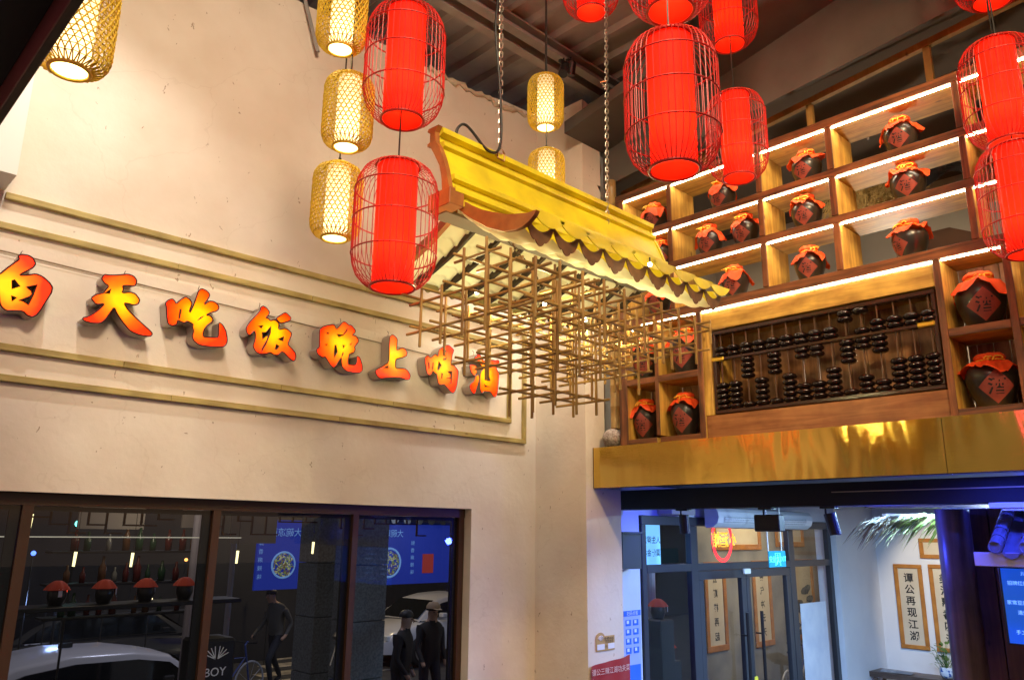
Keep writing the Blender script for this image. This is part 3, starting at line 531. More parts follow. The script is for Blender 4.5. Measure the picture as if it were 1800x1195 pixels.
JARS = [ # y, floor, height, radius, label
 (3.85, F1, .235, .105, 'small black wine jar in the top left cell of the shelf wall'),
 (3.80, F2, .235, .105, 'small black wine jar half hidden by the right end of the yellow canopy ridge'),
 (3.84, F3, .235, .105, 'small black wine jar seen just over the lattice, in the left column third cell down'),
 (3.16, F1, .235, .110, 'black wine jar in the top row, just below the far red lantern'),
 (3.30, F2, .235, .110, 'left one of the two black wine jars that share a cell'),
 (2.97, F2, .235, .110, 'right one of the two black wine jars that share a cell'),
 (3.09, F3, .235, .110, 'black wine jar by itself right above the left part of the abacus cell'),
 (2.42, F1, .235, .115, 'black wine jar in the top row, between the wide cell and the red lanterns'),
 (2.45, F2, .235, .115, 'black wine jar in the narrow middle column, middle one of three'),
 (2.46, F3, .235, .115, 'black wine jar in the narrow middle column, nearest above the abacus'),
 (1.72, F1, .240, .118, 'black wine jar in the wide top right cell under the long bright LED strip'),
 (1.71, F2, .240, .118, 'black wine jar in front of the straw thatch'),
 (1.74, F3, .240, .118, 'black wine jar with its rope tail pointing right, seen against the pale back wall'),
 (1.10, F2, .235, .118, 'black wine jar glimpsed between the two right hand red lanterns'),
 (4.00, F4, .330, .125, 'tall black wine jar behind the right edge of the lattice, upper left of four'),
 (3.59, F4, .350, .135, 'tall black wine jar left of the abacus frame, upper right of four'),
 (4.01, F5, .300, .118, 'tall black wine jar in the bottom left corner cell beside the stone ball'),
 (3.61, F5, .310, .125, 'tall black wine jar in the bottom cell next to the abacus'),
 (1.36, F4, .310, .150, 'large black wine jar right of the abacus, upper of two, under an LED strip'),
 (1.36, F5, .290, .150, 'large black wine jar right of the abacus, lower of two, above the brass beam'),
 (.90, F4, .310, .150, 'large black wine jar in the cell at the right edge of the picture'),
]
for i, (y, fz, h, r, lab) in enumerate(JARS):
    t = make_jar(100 + i, h, r, (JX, y, fz + .001), lab, lab_s=.078 if h < .28 else .105, lab_z=.42)
    t.rotation_euler = (0, 0, [.15, .5, .1, .0, .1, .05, .15, .0, .12, .2, .1, .15, -.55, .1, .25, .2, .15, .1, .35, .40, .3][i])
# red sheet hanging behind the left cells
g = MB(); g.grid(lambda a, b: (6.3 + .012 * sin(a * 14), 3.97 + a * .75, 2.0 + b * .95), 16, 4); tag(obj('red_banner', g, mat('red_fabric', (.62, .05, .02), .7), smooth=True), 'plain red banner hanging behind the left cells of the shelf wall', 'banner')
# straw thatch and little tiled roof on the gallery seen through the cells
g = MB(); R_ = random.Random(5)
for i in range(1500):
    y = R_.uniform(2.1, 2.85); z = R_.uniform(2.86, 3.30); x = 6.9 + R_.uniform(-.05, .05); a = R_.uniform(-1.1, 1.1); l = R_.uniform(.10, .26)
    g.tube([(x, y, z), (x - .03, y + l * sin(a) * .6, z - l * .5), (x - .05, y + l * sin(a), z - l * cos(a))], .0032, 3, cap=False)
tag(obj('straw_thatch', g, mat('straw', (.66, .52, .22), .8, noise=(20, (.34, .24, .08)))), 'pale straw thatch eave seen through a shelf cell behind a jar', 'thatch', kind='stuff')
sr = thing('gallery_hut_roof', 'dark brown little gabled roof with a row of round holes behind the top right jars', 'roof', (7.4, 2.05, 2.42))
g = MB(); g.prism([(-.62, 0), (.62, 0), (.18, .30), (-.05, .30)], 0, .4, axis=0); rf = part('roof_slope', g, mat('dark_brown_board', (.10, .05, .03), .7), sr)
g = MB()
for k in range(9): g.lathe([(.001, -.006), (.020, -.006), (.024, -.001)], 10, (0, -.46 + k * .115, .045), 'x')
part('round_hole', g, M_BLK, sr)
# black cloth bundle and red hanger deeper in
g = MB(); R_ = random.Random(9); g.grid(lambda a, b: (6.75 + .05 * sin(9 * a + 3 * b), 1.35 + .62 * a, 2.86 + .12 * b + .10 * abs(sin(5 * a + 1))), 18, 5); tag(obj('folded_parasol', g, mat('black_cloth', (.014, .013, .016), .9)), 'black folded cloth behind the middle right shelf cells', 'cloth')
# bamboo pole on a stone ball at the left end of the shelf
bpz = thing('bamboo_post', 'straight tan bamboo post standing at the left end of the shelf wall', 'post', (5.43, 4.285, .9))
g = MB(); pr = []
for k in range(13):
    z = k * .19; pr += [(.046, z), (.049, z + .006), (.046, z + .014), (.0455, z + .10)]
g.lathe([p for p in pr if p[1] < 2.36] + [(.045, 2.36)], 16); part('cane', g, mat('bamboo_tan', (.48, .31, .12), .35, grain=2, noise=(1, (.38, .23, .08))), bpz, smooth=True)
g = MB(); g.lathe([(.085 * sin(pi * k / 12) + .0005, -.085 * cos(pi * k / 12)) for k in range(13)], 20, (5.375, 4.285, .813)); tag(obj('stone_ball', g, mat('speckled_granite', (.50, .42, .36), .85, noise=(60, (.22, .17, .14)), bump=.8, bscale=70), smooth=True), 'rough speckled stone ball on the brass beam by the pier', 'stone ball')

# ================================================================ hanging lanterns
M_SHD = mat('red_shade', (.95, .024, .007), .8, noise=(7, (.80, .016, .006)), bump=.3, bscale=26, emit=(1, .012, .002), es=.26, trans=.5)
M_RIM = mat('red_ring', (.38, .012, .008), .4, emit=(1, .02, .0), es=.02)
def red_lantern_parts(t, inner=True):
    """local origin = centre of the lantern; height .64, widest .42"""
    hh = .325; R0 = .212; ri = .108
    prof = [(ri + .004, -hh), (.150, -hh + .022), (.185, -hh + .062), (.205, -hh + .115), (R0, -hh + .17), (R0, .0), (R0, hh - .15), (.200, hh - .09), (.172, hh - .035), (.135, hh - .006), (ri + .004, hh)]
    sp = [(r, z) for r, z in prof]
    g = MB(); n = 44
    for k in range(n):
        a = 2 * pi * k / n + random.uniform(-.006, .006); g.tube([(r * cos(a), r * sin(a), z) for r, z in sp], .0024, 4, cap=False)
    part('cage', g, M_RED, t)
    for z, r in ((-hh + .165, R0), (.02, R0), (hh - .14, R0 - .001)):
        g = MB(); g.tube([((r + .001) * cos(2 * pi * i / 40), (r + .001) * sin(2 * pi * i / 40), z) for i in range(40)], .0042, 5, closed=True); part('hoop', g, M_RED, t, smooth=True)
    for z in (-hh, hh):
        g = MB(); g.tube([((ri + .003) * cos(2 * pi * i / 36), (ri + .003) * sin(2 * pi * i / 36), z) for i in range(36)], .0075, 6, closed=True); part('end_ring', g, M_RIM, t, smooth=True)
    g = MB(); g.lathe([(ri - .004, -hh + .003), (ri - .004, hh - .004)], 36); part('paper_shade', g, M_SHD, t, smooth=True)
    g = MB(); g.lathe([(.001, hh - .002), (ri - .006, hh - .002)], 24); g.tube([(-ri + .008, 0, hh - .006), (ri - .008, 0, hh - .006)], .004, 4); part('top_disc', g, M_RED, t)
    g = MB(); g.lathe([(.001, -.10), (.012, -.09), (.02, -.06), (.02, -.02), (.012, .01), (.011, .30)], 12); part('bulb', g, mat('warm_bulb', (1, .8, .5), .4, emit=(1, .55, .16), es=18), t, smooth=True)
protoR = thing('red_lantern', '-', 'lantern', (0, 0, 0), 0, 'red rattan cage lanterns'); red_lantern_parts(protoR)
M_GLW = mat('warm_white_shade', (1, .9, .7), .8, emit=(1, .80, .36), es=4.2)
_n = M_GLW.node_tree.nodes; _l = M_GLW.node_tree.links; _s = _n.new('ShaderNodeSeparateXYZ'); _l.new(_n['Texture Coordinate'].outputs['Object'], _s.inputs[0])
_r = _n.new('ShaderNodeMapRange'); _r.inputs['From Min'].default_value = .17; _r.inputs['From Max'].default_value = -.08; _r.inputs['To Min'].default_value = .5; _r.inputs['To Max'].default_value = 2.2; _l.new(_s.outputs['Z'], _r.inputs[0]); _l.new(_r.outputs[0], _n['Principled BSDF'].inputs['Emission Strength'])  # glow painted brighter towards the foot, as from the bulb inside
protoB = thing('bamboo_lantern', '-', 'lantern', (0, 0, 0), 0, 'woven bamboo lanterns')
def bam():
    hh = .205; R0 = .131; ri = .062
    def rz(t):
        z = -hh + 2 * hh * t; e = min(t, 1 - t) * 2 * hh; r = ri + (R0 - ri) * (1 - (1 - min(e / .085, 1)) ** 2.2) ** .5 if e < .085 else R0
        return r, z
    g = MB(); n = 30; m = 22
    for sgn in (1, -1):
        for k in range(n):
            pts = []
            for i in range(m + 1):
                r, z = rz(i / m); a = 2 * pi * k / n + sgn * 1.75 * (i / m); r += sgn * .0014 + .0012 * sin(i * 3 + k); pts.append((r * cos(a), r * sin(a), z))
            g.tube(pts, .0031, 3, cap=False)
    for j in range(17):
        r, z = rz((j + 1) / 18); g.tube([((r + .001) * cos(2 * pi * i / 40), (r + .001) * sin(2 * pi * i / 40), z + .002 * sin(i * 2)) for i in range(40)], .0022, 3, closed=True)
    part('woven_cage', g, M_BAM, protoB)
    for z in (-hh, hh):
        g = MB(); g.tube([((ri + .006) * cos(2 * pi * i / 30), (ri + .006) * sin(2 * pi * i / 30), z) for i in range(30)], .0075, 6, closed=True); part('end_ring', g, M_BAM, protoB, smooth=True)
    g = MB(); g.lathe([(ri, -hh + .002), (ri, hh - .003), (.001, hh - .003)], 28); part('paper_shade', g, M_GLW, protoB, smooth=True)
    g = MB(); g.lathe([(.001, -.03), (.020, -.02), (.026, .01), (.015, .05), (.013, .07)], 12); part('bulb', g, mat('white_bulb', (1, 1, 1), .4, emit=(1, .9, .7), es=22), protoB, smooth=True)
bam()
RL = [((2.14, 3.07, 1.50), 'big red cage lantern lower left of the yellow ridge, before the cream wall', 5.2),
      ((2.15, 3.07, 2.42), 'big red cage lantern right above another one, left of the canopy chain', 4.1),
      ((2.72, 1.79, 1.895), 'biggest red cage lantern, hanging before the shelf wall', 4.1),
      ((2.82, 1.84, 2.78), 'red cage lantern over the biggest lantern, cut by the top edge', 4.1),
      ((4.72, 2.57, 2.80), 'red cage lantern partly hidden behind the biggest lantern, above a small jar', 4.1),
      ((4.69, 2.56, 3.86), 'red cage lantern high up, behind and right of the biggest lantern', 4.1),
      ((3.90, 3.23, 4.07), 'red cage lantern at the top edge beside the thin chain, left of the others', 4.2),
      ((4.96, .97, 2.57), 'red cage lantern at the right edge, upper of the touching pair', 3.4),
      ((4.93, .95, 1.87), 'red cage lantern at the right edge, lower of the touching pair', 2.25),
      ((5.10, .97, 3.60), 'red cage lantern showing only its base at the upper right corner', 4.3)]
BL = [((.60, 2.98, 1.84), 'bamboo lantern at the upper left, half covered by the dark beam', 4.3),
      ((1.90, 3.32, 2.72), 'bamboo lantern cut by the top edge, uppermost of the column of three', 4.3),
      ((1.97, 3.31, 2.165), 'bamboo lantern in the middle of the column of three', 2.52),
      ((2.01, 3.43, 1.70), 'bamboo lantern lowest in the column of three, left of the red lantern', 1.97),
      ((3.76, 3.56, 3.085), 'small far bamboo lantern hanging in front of the roof purlin', 4.2),
      ((3.79, 3.58, 2.50), 'small far bamboo lantern with its foot behind the yellow ridge', 2.89)]
def hang(proto, lst, hh, group):
    for i, (p, lab, ztop) in enumerate(lst):
        if i == 0: t = proto; t.location = (p[0], p[1], p[2] + H); tag(t, lab)
        else: t = dup(proto, p, random.uniform(0, 3), lab, group)
        if hh > .3: lamp('POINT', 'red_lantern_light', (p[0], p[1], p[2] - .14), 6.0, (1, .16, .03), .025)
        g = MB(); g.tube([(0, 0, hh - .01), (.004, 0, (hh + ztop - p[2]) / 2), (0, 0, ztop - p[2])], .0045, 5); g.tube([(0, 0, hh), (0, 0, hh + .05)], .008, 6); part('hanging_cable', g, M_CAB, t)
hang(protoR, RL, .32, 'red rattan cage lanterns'); hang(protoB, BL, .205, 'woven bamboo lanterns')

# ================================================================ canopy: a little hanging roof
cp = thing('hanging_roof_canopy', 'yellow ridged little hanging roof with cloth slopes under the chains', 'canopy', (2.34, 3.0, 0))
def L2(p): return [(y - 3.0, z) for y, z in p]
ridge = [(3.00, 2.115), (3.00, 2.085), (3.035, 2.072), (3.03, 2.035), (2.985, 2.028), (2.985, 2.002), (3.005, 1.990), (2.975, 1.925), (2.945, 1.86), (2.925, 1.812), (2.893, 1.808), (2.893, 1.782), (2.918, 1.772), (2.912, 1.742), (2.880, 1.738), (2.880, 1.708), (2.905, 1.700), (2.900, 1.650), (2.95, 1.650), (2.952, 1.80), (2.975, 1.88), (3.02, 1.96), (3.065, 2.03), (3.085, 2.035), (3.085, 2.115)]
g = MB(); g.prism(L2(ridge), .03, 1.93, axis=0); part('ridge', g, M_YEL, cp)
endb = [(3.005, 2.12), (3.03, 2.09), (3.025, 2.03), (2.995, 1.99), (2.96, 1.92), (2.93, 1.84), (2.908, 1.76), (2.90, 1.73), (2.885, 1.645), (2.975, 1.645), (2.955, 1.73), (2.965, 1.80), (2.985, 1.875), (3.03, 1.95), (3.075, 2.02), (3.095, 2.02), (3.095, 2.035), (3.075, 2.04), (3.075, 2.09), (3.10, 2.11), (3.09, 2.125)]
g = MB(); g.prism(L2(endb), 0, .029, axis=0); part('end_board', g, M_ORW, cp)
g = MB(); g.prism(L2(endb), 1.931, 1.95, axis=0); part('end_board', g, M_YEL, cp)
g = MB(); g.bbox((-.006, -.118, 1.632), (.09, .064, 1.724), .003); part('corner_block', g, M_ORW, cp)
g = MB(); g.box((.05, -.02, 1.628), (1.90, .10, 1.644)); part('ridge_underboard', g, mat('grey_board', (.20, .17, .13), .7), cp)
nearc = [(3.0, 1.755), (2.87, 1.655), (2.76, 1.59), (2.66, 1.545), (2.58, 1.512), (2.5, 1.492), (2.44, 1.478), (2.38, 1.476), (2.395, 1.455), (2.43, 1.432), (2.47, 1.418), (2.52, 1.415), (2.6, 1.43), (2.73, 1.49), (2.87, 1.585), (3.0, 1.69)]
SP = .192
for k in range(10):
    g = MB(); x0 = .15 + k * SP - .04; g.prism(L2(nearc if k == 0 else [p for p in nearc if p[0] > 2.45]), x0, x0 + (.026 if k == 0 else .014), axis=0); part('near_rafter', g, M_ORW if k == 0 else M_YEL, cp)
def zf_near(y):   # underside of the near slope
    P = [(2.46, 1.415), (2.52, 1.415), (2.6, 1.43), (2.73, 1.49), (2.87, 1.585), (3.0, 1.69)]
    for (a, za), (b, zb) in zip(P, P[1:]):
        if a <= y <= b: return za + (zb - za) * (y - a) / (b - a)
    return P[0][1] if y < P[0][0] else P[-1][1]
def zf_far(y):
    P = [(3.04, 1.715), (3.09, 1.665), (3.26, 1.58), (3.44, 1.515), (3.62, 1.47)]
    for (a, za), (b, zb) in zip(P, P[1:]):
        if a <= y <= b: return za + (zb - za) * (y - a) / (b - a)
    return P[0][1] if y < P[0][0] else P[-1][1]
for k in range(9):
    xa = .125 + k * SP; xb = xa + SP - .012
    def nf(a, b):
        y = 2.47 + .52 * b; sag = .026 * sin(pi * a); fold = .013 * abs(sin(b * pi * 4.5 + .25 * sin(pi * a) * 3)) * sin(pi * a)
        return (xa + (xb - xa) * a, y - 3.0, zf_near(y) - .004 - sag - fold)
    part('near_cloth', MB().grid(nf, 10, 22), M_CLO, cp, smooth=True)
    # scalloped drip board at the eave
    poly = []
    for i in range(11): u = i / 10; poly.append((xa - .004 + (SP - .002) * u, 1.470 - .052 * sin(pi * u)))
    for i in range(24, -1, -1):
        u = i / 24; w = (.058 + .018 * abs(sin(pi * u * 3)) ** .6) * (.30 + .70 * sin(pi * u) ** .6); poly.append((xa - .004 + (SP - .002) * u, 1.470 - .052 * sin(pi * u) - w))
    g = MB(); g.prism(poly, -.545, -.539, axis=1); part('drip_board', g, M_BRN, cp)
    # yellow crescent tile end above it
    poly = []
    for i in range(13): u = i / 12; poly.append((xa + .010 + .235 * u, 1.496 + .010 * u))
    for i in range(12, -1, -1): u = i / 12; poly.append((xa + .010 + .235 * u, 1.496 + .010 * u - .062 * sin(pi * u) ** .8 - .001))
    g = MB(); g.prism(poly, -.575, -.570, axis=1); part('tile_crescent', g, M_YEL, cp)
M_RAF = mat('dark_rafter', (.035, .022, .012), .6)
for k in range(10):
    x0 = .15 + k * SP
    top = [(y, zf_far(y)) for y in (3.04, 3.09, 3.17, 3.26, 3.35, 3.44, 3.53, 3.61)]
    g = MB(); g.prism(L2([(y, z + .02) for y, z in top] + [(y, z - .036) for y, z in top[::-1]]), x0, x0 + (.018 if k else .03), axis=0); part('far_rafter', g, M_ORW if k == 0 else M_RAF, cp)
for k in range(9):
    xa = .172 + k * SP; xb = xa + SP - .024
    def ff(a, b):
        y = 3.05 + .57 * b; nfold = 6; ph = (b * nfold + .42 * sin(pi * a)) % 1.0
        return (xa + (xb - xa) * a, y - 3.0, zf_far(y) + .004 - .004 * sin(pi * a) - .026 * ph ** 2.5 * (1 if b < .98 else 0))
    part('far_cloth', MB().grid(ff, 12, 48), M_CLO, cp, smooth=True)
    poly = [(xa - .01, 1.475), (xb + .01, 1.475)]
    for i in range(24, -1, -1):
        u = i / 24; poly.append((xa - .01 + (xb - xa + .02) * u, 1.462 - .018 * abs(sin(pi * u * 3)) - .030 * sin(pi * u)))
    g = MB(); g.prism(poly, .621, .627, axis=1); part('far_drip_board', g, mat('olive_board', (.20, .15, .05), .7), cp)
# small fixing screws on the crescents
# chains
def chain(name, p0, p1, label, parent=None, link=.042, r=.0032, m=None):
    p0 = Vector(p0); p1 = Vector(p1); d = (p1 - p0); n = int(d.length / (link * .74)); d.normalize(); t = thing(name, label, 'chain', tuple(p0)) if parent is None else parent
    g = MB(); a = d.orthogonal().normalized(); b = d.cross(a)
    for i in range(n + 1):
        c = d * (i * link * .74); u = a if i % 2 else b; w = .010
        loop = []
        for q in range(12):
            th = 2 * pi * q / 12; loop.append(c + u * w * cos(th) + d * ((link / 2 - w) * (1 if sin(th) > 0 else -1) + w * sin(th)))
        g.tube(loop, r, 4, closed=True)
    part('chain_links', g, m or M_GAL, t); return t
c1 = chain('hanging_chain', (2.79, 3.0, 2.13), (2.77, 3.0, 4.2), 'pale steel chain holding the left half of the canopy, twisted knot at its top')
g = MB(); g.tube([(-.03, 0, 1.0), (.03, .01, 1.03), (-.02, .02, 1.05), (.035, -.01, 1.08)], .006, 5); part('wire_twist', g, M_GAL, c1)
g = MB(); g.tube([(0, 0, .03), (.035, 0, -.01), (.03, 0, -.055), (-.02, 0, -.05), (-.02, 0, -.01)], .006, 6, closed=True); part('shackle', g, mat('rusty_hook', (.30, .14, .05), .5, metal=.5), c1)
c2 = chain('hanging_chain', (3.755, 3.0, 1.98), (3.80, 3.0, 4.2), 'pale steel chain falling past the pier to the far ridge end')
g = MB(); g.tube([(-.02, 0, .98), (.02, .01, 1.0), (-.015, .02, 1.02), (.02, -.01, 1.04)], .005, 5); part('wire_twist', g, M_GAL, c2)
def curve(pts, k=3):
    for _ in range(k):
        q = [pts[0]]
        for a, b in zip(pts, pts[1:]): q += [tuple(.75 * u + .25 * v for u, v in zip(a, b)), tuple(.25 * u + .75 * v for u, v in zip(a, b))]
        pts = q + [pts[-1]]
    return pts
g = MB(); g.tube(curve([(2.70, 2.96, 4.2), (2.735, 2.97, 3.1), (2.70, 2.97, 2.9), (2.76, 2.98, 2.55), (2.78, 2.98, 2.25), (2.77, 2.98, 2.13), (2.73, 2.98, 2.08), (2.67, 3.0, 2.10), (2.60, 3.02, 2.18), (2.54, 3.03, 2.22), (2.50, 3.04, 2.18), (2.49, 3.04, 2.12)]), .008, 6)
tag(obj('power_cable', g, M_CAB, smooth=True), 'black power cable looping from the left chain down onto the yellow ridge', 'cable')
# ================================================================ timber lattice
lt = thing('timber_lattice', 'stepped lattice of square brown timber bars hanging under the canopy', 'lattice', (2.29, 2.24, 0), radians(1.5))
ML = [mat('brown_bar_%d' % a, (.50, .30, .075), .5, grain=a, noise=(1, (.33, .18, .04))) for a in range(3)]
GX, GY = .160, .1545; s_ = .0059
lay = {.68: ((2, 5), (2, 3)), .83: ((1, 6), (1, 4)), .98: ((0, 8), (0, 5)), 1.13: ((0, 9), (0, 5)), 1.28: ((0, 5), (2, 3))}
verts_ = {}
for z, ((i0, i1), (j0, j1)) in lay.items():
    for j in range(j0, j1 + 1):
        e0 = .055 + random.uniform(-.004, .004); e1 = .06 + random.uniform(-.01, .03)
        if z == 1.13: e0 += .06
        g = MB(); g.bbox((i0 * GX - e0, j * GY - s_ + .0, z - s_), (i1 * GX + e1, j * GY + s_, z + s_), .002); part('long_bar', g, ML[0], lt)
    for i in range(i0, i1 + 1):
        e0 = .095 + random.uniform(-.012, .012); e1 = .09 + random.uniform(-.02, .03)
        g = MB(); g.bbox((i * GX - s_ + 2 * s_ + .0005, j0 * GY - e0, z - 3 * s_ - .0005), (i * GX + 3 * s_ + .0005, j1 * GY + e1, z - s_ - .0005), .002); part('cross_bar', g, ML[1], lt)
        for j in range(j0, j1 + 1): verts_.setdefault((i, j), []).append(z)
for (i, j), zs in verts_.items():
    zb = min(zs) - .075 - random.uniform(0, .06); zt = max(zs) + .035 + random.uniform(0, .025)
    g = MB(); g.bbox((i * GX - s_, j * GY - 3 * s_ - .0005, zb), (i * GX + s_, j * GY - s_ - .0005, zt), .002); part('upright_bar', g, ML[2], lt)
chain('lattice_chain', (2.81, 2.97, 1.62), (2.93, 2.80, 1.30), 'dark chain linking the canopy underside to the left of the lattice', m=mat('dark_chain', (.10, .07, .04), .4, metal=.6))
chain('lattice_chain', (3.75, 2.97, 1.62), (3.72, 2.80, 1.30), 'dark chain linking the canopy underside to the right of the lattice', m=MT['dark_chain'])
# small lamps inside the lattice and at the eave that light the canopy
for i, (p, e) in enumerate([((2.95, 2.80, 1.21), 8), ((3.35, 2.85, 1.21), 8), ((3.72, 2.80, 1.21), 8), ((3.27, 2.33, 1.40), .6), ((2.62, 2.98, 1.24), 7)]):
    b = thing('lattice_lamp', ['small bright bulb glowing inside the left of the lattice', 'small bright bulb glowing in the middle of the lattice', 'small bright bulb glowing inside the right of the lattice', 'tiny bulb glinting by the scalloped eave', 'small bulb above the left corner of the lattice'][i], 'bulb', p, 0, 'small bulbs under the canopy')
    g = MB(); g.lathe([(.001, -.012), (.009, -.008), (.012, 0), (.009, .008), (.001, .012)], 10); part('bulb_glass', g, mat('white_bulb', (1, 1, 1)), b, smooth=True)
    g = MB(); g.tube([(0, 0, .012), (0, 0, .04)], .005, 5); part('socket', g, M_BLK, b)
    lamp('POINT', 'lattice_lamp_light', (p[0], p[1], p[2] - .03), e, (1, .88, .42), .02)
# a near overhead beam
ob = thing('overhead_beam', 'dark beam with a brown trim board crossing close overhead at the upper left corner', 'beam', (.022, 0, 1.0))
g = MB(); g.box((0, -.6, 0), (.25, 2.4, .09)); part('beam_body', g, mat('dark_beam', (.014, .013, .011), .7), ob)
g = MB(); g.bbox((.251, -.6, -.075), (.27, 2.4, .085), .002); part('trim_board', g, mat('dark_brown_beam', (.13, .075, .02), .5, grain=1, noise=(1, (.10, .055, .015))), ob)
# cans for the ceiling spots, added fill lamps included
def spot_fixture(p, t, label, group, cat='spotlight', drop=.12, r=.04, L_=.13):
    s = thing('track_spotlight', label, cat, p, 0, group); d = (Vector(t) - Vector(p)).normalized()
    g = MB(); g.tube([-d * L_, -d * (L_ - .01), -d * .012, -d * .012], [r * .8, r, r, r], 14); part('spot_can', g, M_BLK, s, smooth=False)
    g = MB(); g.tube([-d * .06 + Vector((0, 0, r)), -d * .06 + Vector((0, 0, drop))], .009, 6); g.box((-d.x * .06 - .05, -d.y * .06 - .015, drop), (-d.x * .06 + .05, -d.y * .06 + .015, drop + .02)); part('yoke', g, M_BLK, s)
    return s
for i, (p, t, e, c, a, r_) in enumerate(SPOTS):
    d = (Vector(t) - Vector(p)).normalized()
    spot_fixture(Vector(p) - d * .012, t, ['black ceiling spotlight aimed down the left of the sign wall', 'black ceiling spotlight beside the far bamboo lantern', 'black ceiling spotlight above aimed at the canopy', 'black ceiling spotlight above aimed at the jar shelves', 'black ceiling spotlight above aimed at the lower cream wall', 'black ceiling spotlight aimed up at the top of the shelves', 'round black spotlight behind the far bamboo lantern, aimed at the canopy'][i], 'ceiling spotlights')

# pink neon heart on the near side wall, out of the picture but mirrored in the brass
nh = thing('pink_neon_heart', 'pink neon loop sign hanging left of the viewer, mirrored in the brass', 'neon sign', (-1.0, 2.05, 1.2))
g = MB(); g.tube([(0, .30 * sin(a) ** 3, .05 + .26 * cos(a) - .10 * cos(2 * a) - .04 * cos(3 * a)) for a in [2 * pi * i / 48 for i in range(48)]], .012, 6, closed=True); g.tube([(.01, -.05, .3), (.01, .02, .1), (.01, -.02, -.2)], .012, 6); part('neon_tube', g, mat('pink_neon', (1, .2, .5), .4, emit=(1, .08, .38), es=16), nh, smooth=True); nh.scale = (1.5, 1.5, 1.5)
g = MB(); g.tube([(0, 0, .2), (0, 0, 3.0)], .004, 4); part('hanging_wire', g, M_CAB, nh)

# ================================================================ under the gallery
BLUE = (.035, .06, 1.0); ICE = (.45, .62, 1.0)
def tube_lamp(p0, p1, col, es, label, e, lc, down=True):
    t = thing('tube_lamp', label, 'tube lamp', p0); d = Vector(p1) - Vector(p0)
    g = MB(); g.tube([(0, 0, 0), d], .012, 8); part('glowing_tube', g, mat('tube_%d' % int(col[0] * 100), (1, 1, 1), .4, emit=col, es=es), t)
    g = MB(); g.box((-.02 if abs(d.x) < .1 else 0, -.02 if abs(d.y) < .1 else 0, .018), (d.x + (.02 if abs(d.x) < .1 else 0), d.y + (.02 if abs(d.y) < .1 else 0), .035)); part('batten', g, M_BLK, t)
    mid = (Vector(p0) + Vector(p1)) / 2
    l = lamp('AREA', 'tube_lamp_light', (mid.x, mid.y, mid.z - .02), e, lc, .04, None, sy=abs(d.length)); 
    if abs(d.x) > .1: l.rotation_euler = (0, 0, pi / 2)
    return t
tube_lamp((8.2, .9, .42), (8.2, 3.4, .42), ICE, 5, 'cold white tube lamp under the gallery ceiling', 420, (.44, .72, 1.0))
tube_lamp((7.1, .2, .43), (7.1, 2.6, .43), BLUE, 8, 'blue tube lamp between the ceiling and the black track beam', 45, BLUE)
tube_lamp((6.50, 2.3, .40), (6.50, 4.6, .40), BLUE, 1.2, 'blue tube lamp fixed along the back of the track beam', 45, BLUE)
tube_lamp((5.75, .4, .44), (5.75, 1.8, .44), BLUE, 8, 'blue tube lamp hidden behind the brass beam above the tiled eave', 34, BLUE)
lamp('POINT', 'ceiling_wash_light', (7.6, 1.6, .25), 22, BLUE, .05)
g = MB(); g.box((6.2, -1.5, .24), (6.42, 4.98, .42)); tb = tag(obj('track_beam', g, mat('matt_black', (.018, .017, .018), .6)), 'black boxed beam with a pale edge line running under the gallery', 'beam')
g = MB(); g.box((6.19, -1.5, .342), (6.199, 2.75, .350)); part('edge_line', g, mat('brass_line', (.5, .42, .3), .4, metal=.5), tb)
for p, tt, lab in (((6.2, 4.19, .10), (8.0, 4.9, -1.5), 'slim black track spotlight left of three under the gallery, before the cyan board'), ((6.2, 3.36, .10), (9, 4.9, -1.2), 'boxy black track spotlight in the middle, before the air curtain'), ((6.2, 2.82, .13), (12.4, 4.2, -.4), 'round black track spotlight on the right, beside the bright wall')):
    s = thing('track_spotlight', lab, 'spotlight', (6.28, p[1], .24), 0, 'gallery spotlights')
    if lab[0] == 'b': g = MB(); g.bbox((-.05, -.13, -.20), (.05, .10, -.06), .008)
    else: g = MB(); g.tube([(0, 0, -.06), (0, 0, -.055), (.012, -.03 if lab[0] == 'r' else 0, -.22), (.012, -.03 if lab[0] == 'r' else 0, -.222)], [.04, .046, .046, .038], 14)
    part('spot_can', g, M_BLK, s); g = MB(); g.box((-.04, -.06, -.018), (.04, .06, -.001)); g.tube([(0, .03, -.018), (0, .03, -.10)], .008, 5); part('track_adapter', g, M_BLK, s)
lamp('SPOT', 'scroll_spot_light', (10.6, 3.4, .40), 150, (1, .82, .55), .03, (12.4, 3.75, -.7), 62, .5)
spot_fixture(Vector((10.6, 3.4, .40)) - Vector((.012, 0, -.01)), (12.4, 3.75, -.7), 'small spotlight that lights the framed scrolls', 'gallery spotlights', drop=.08)
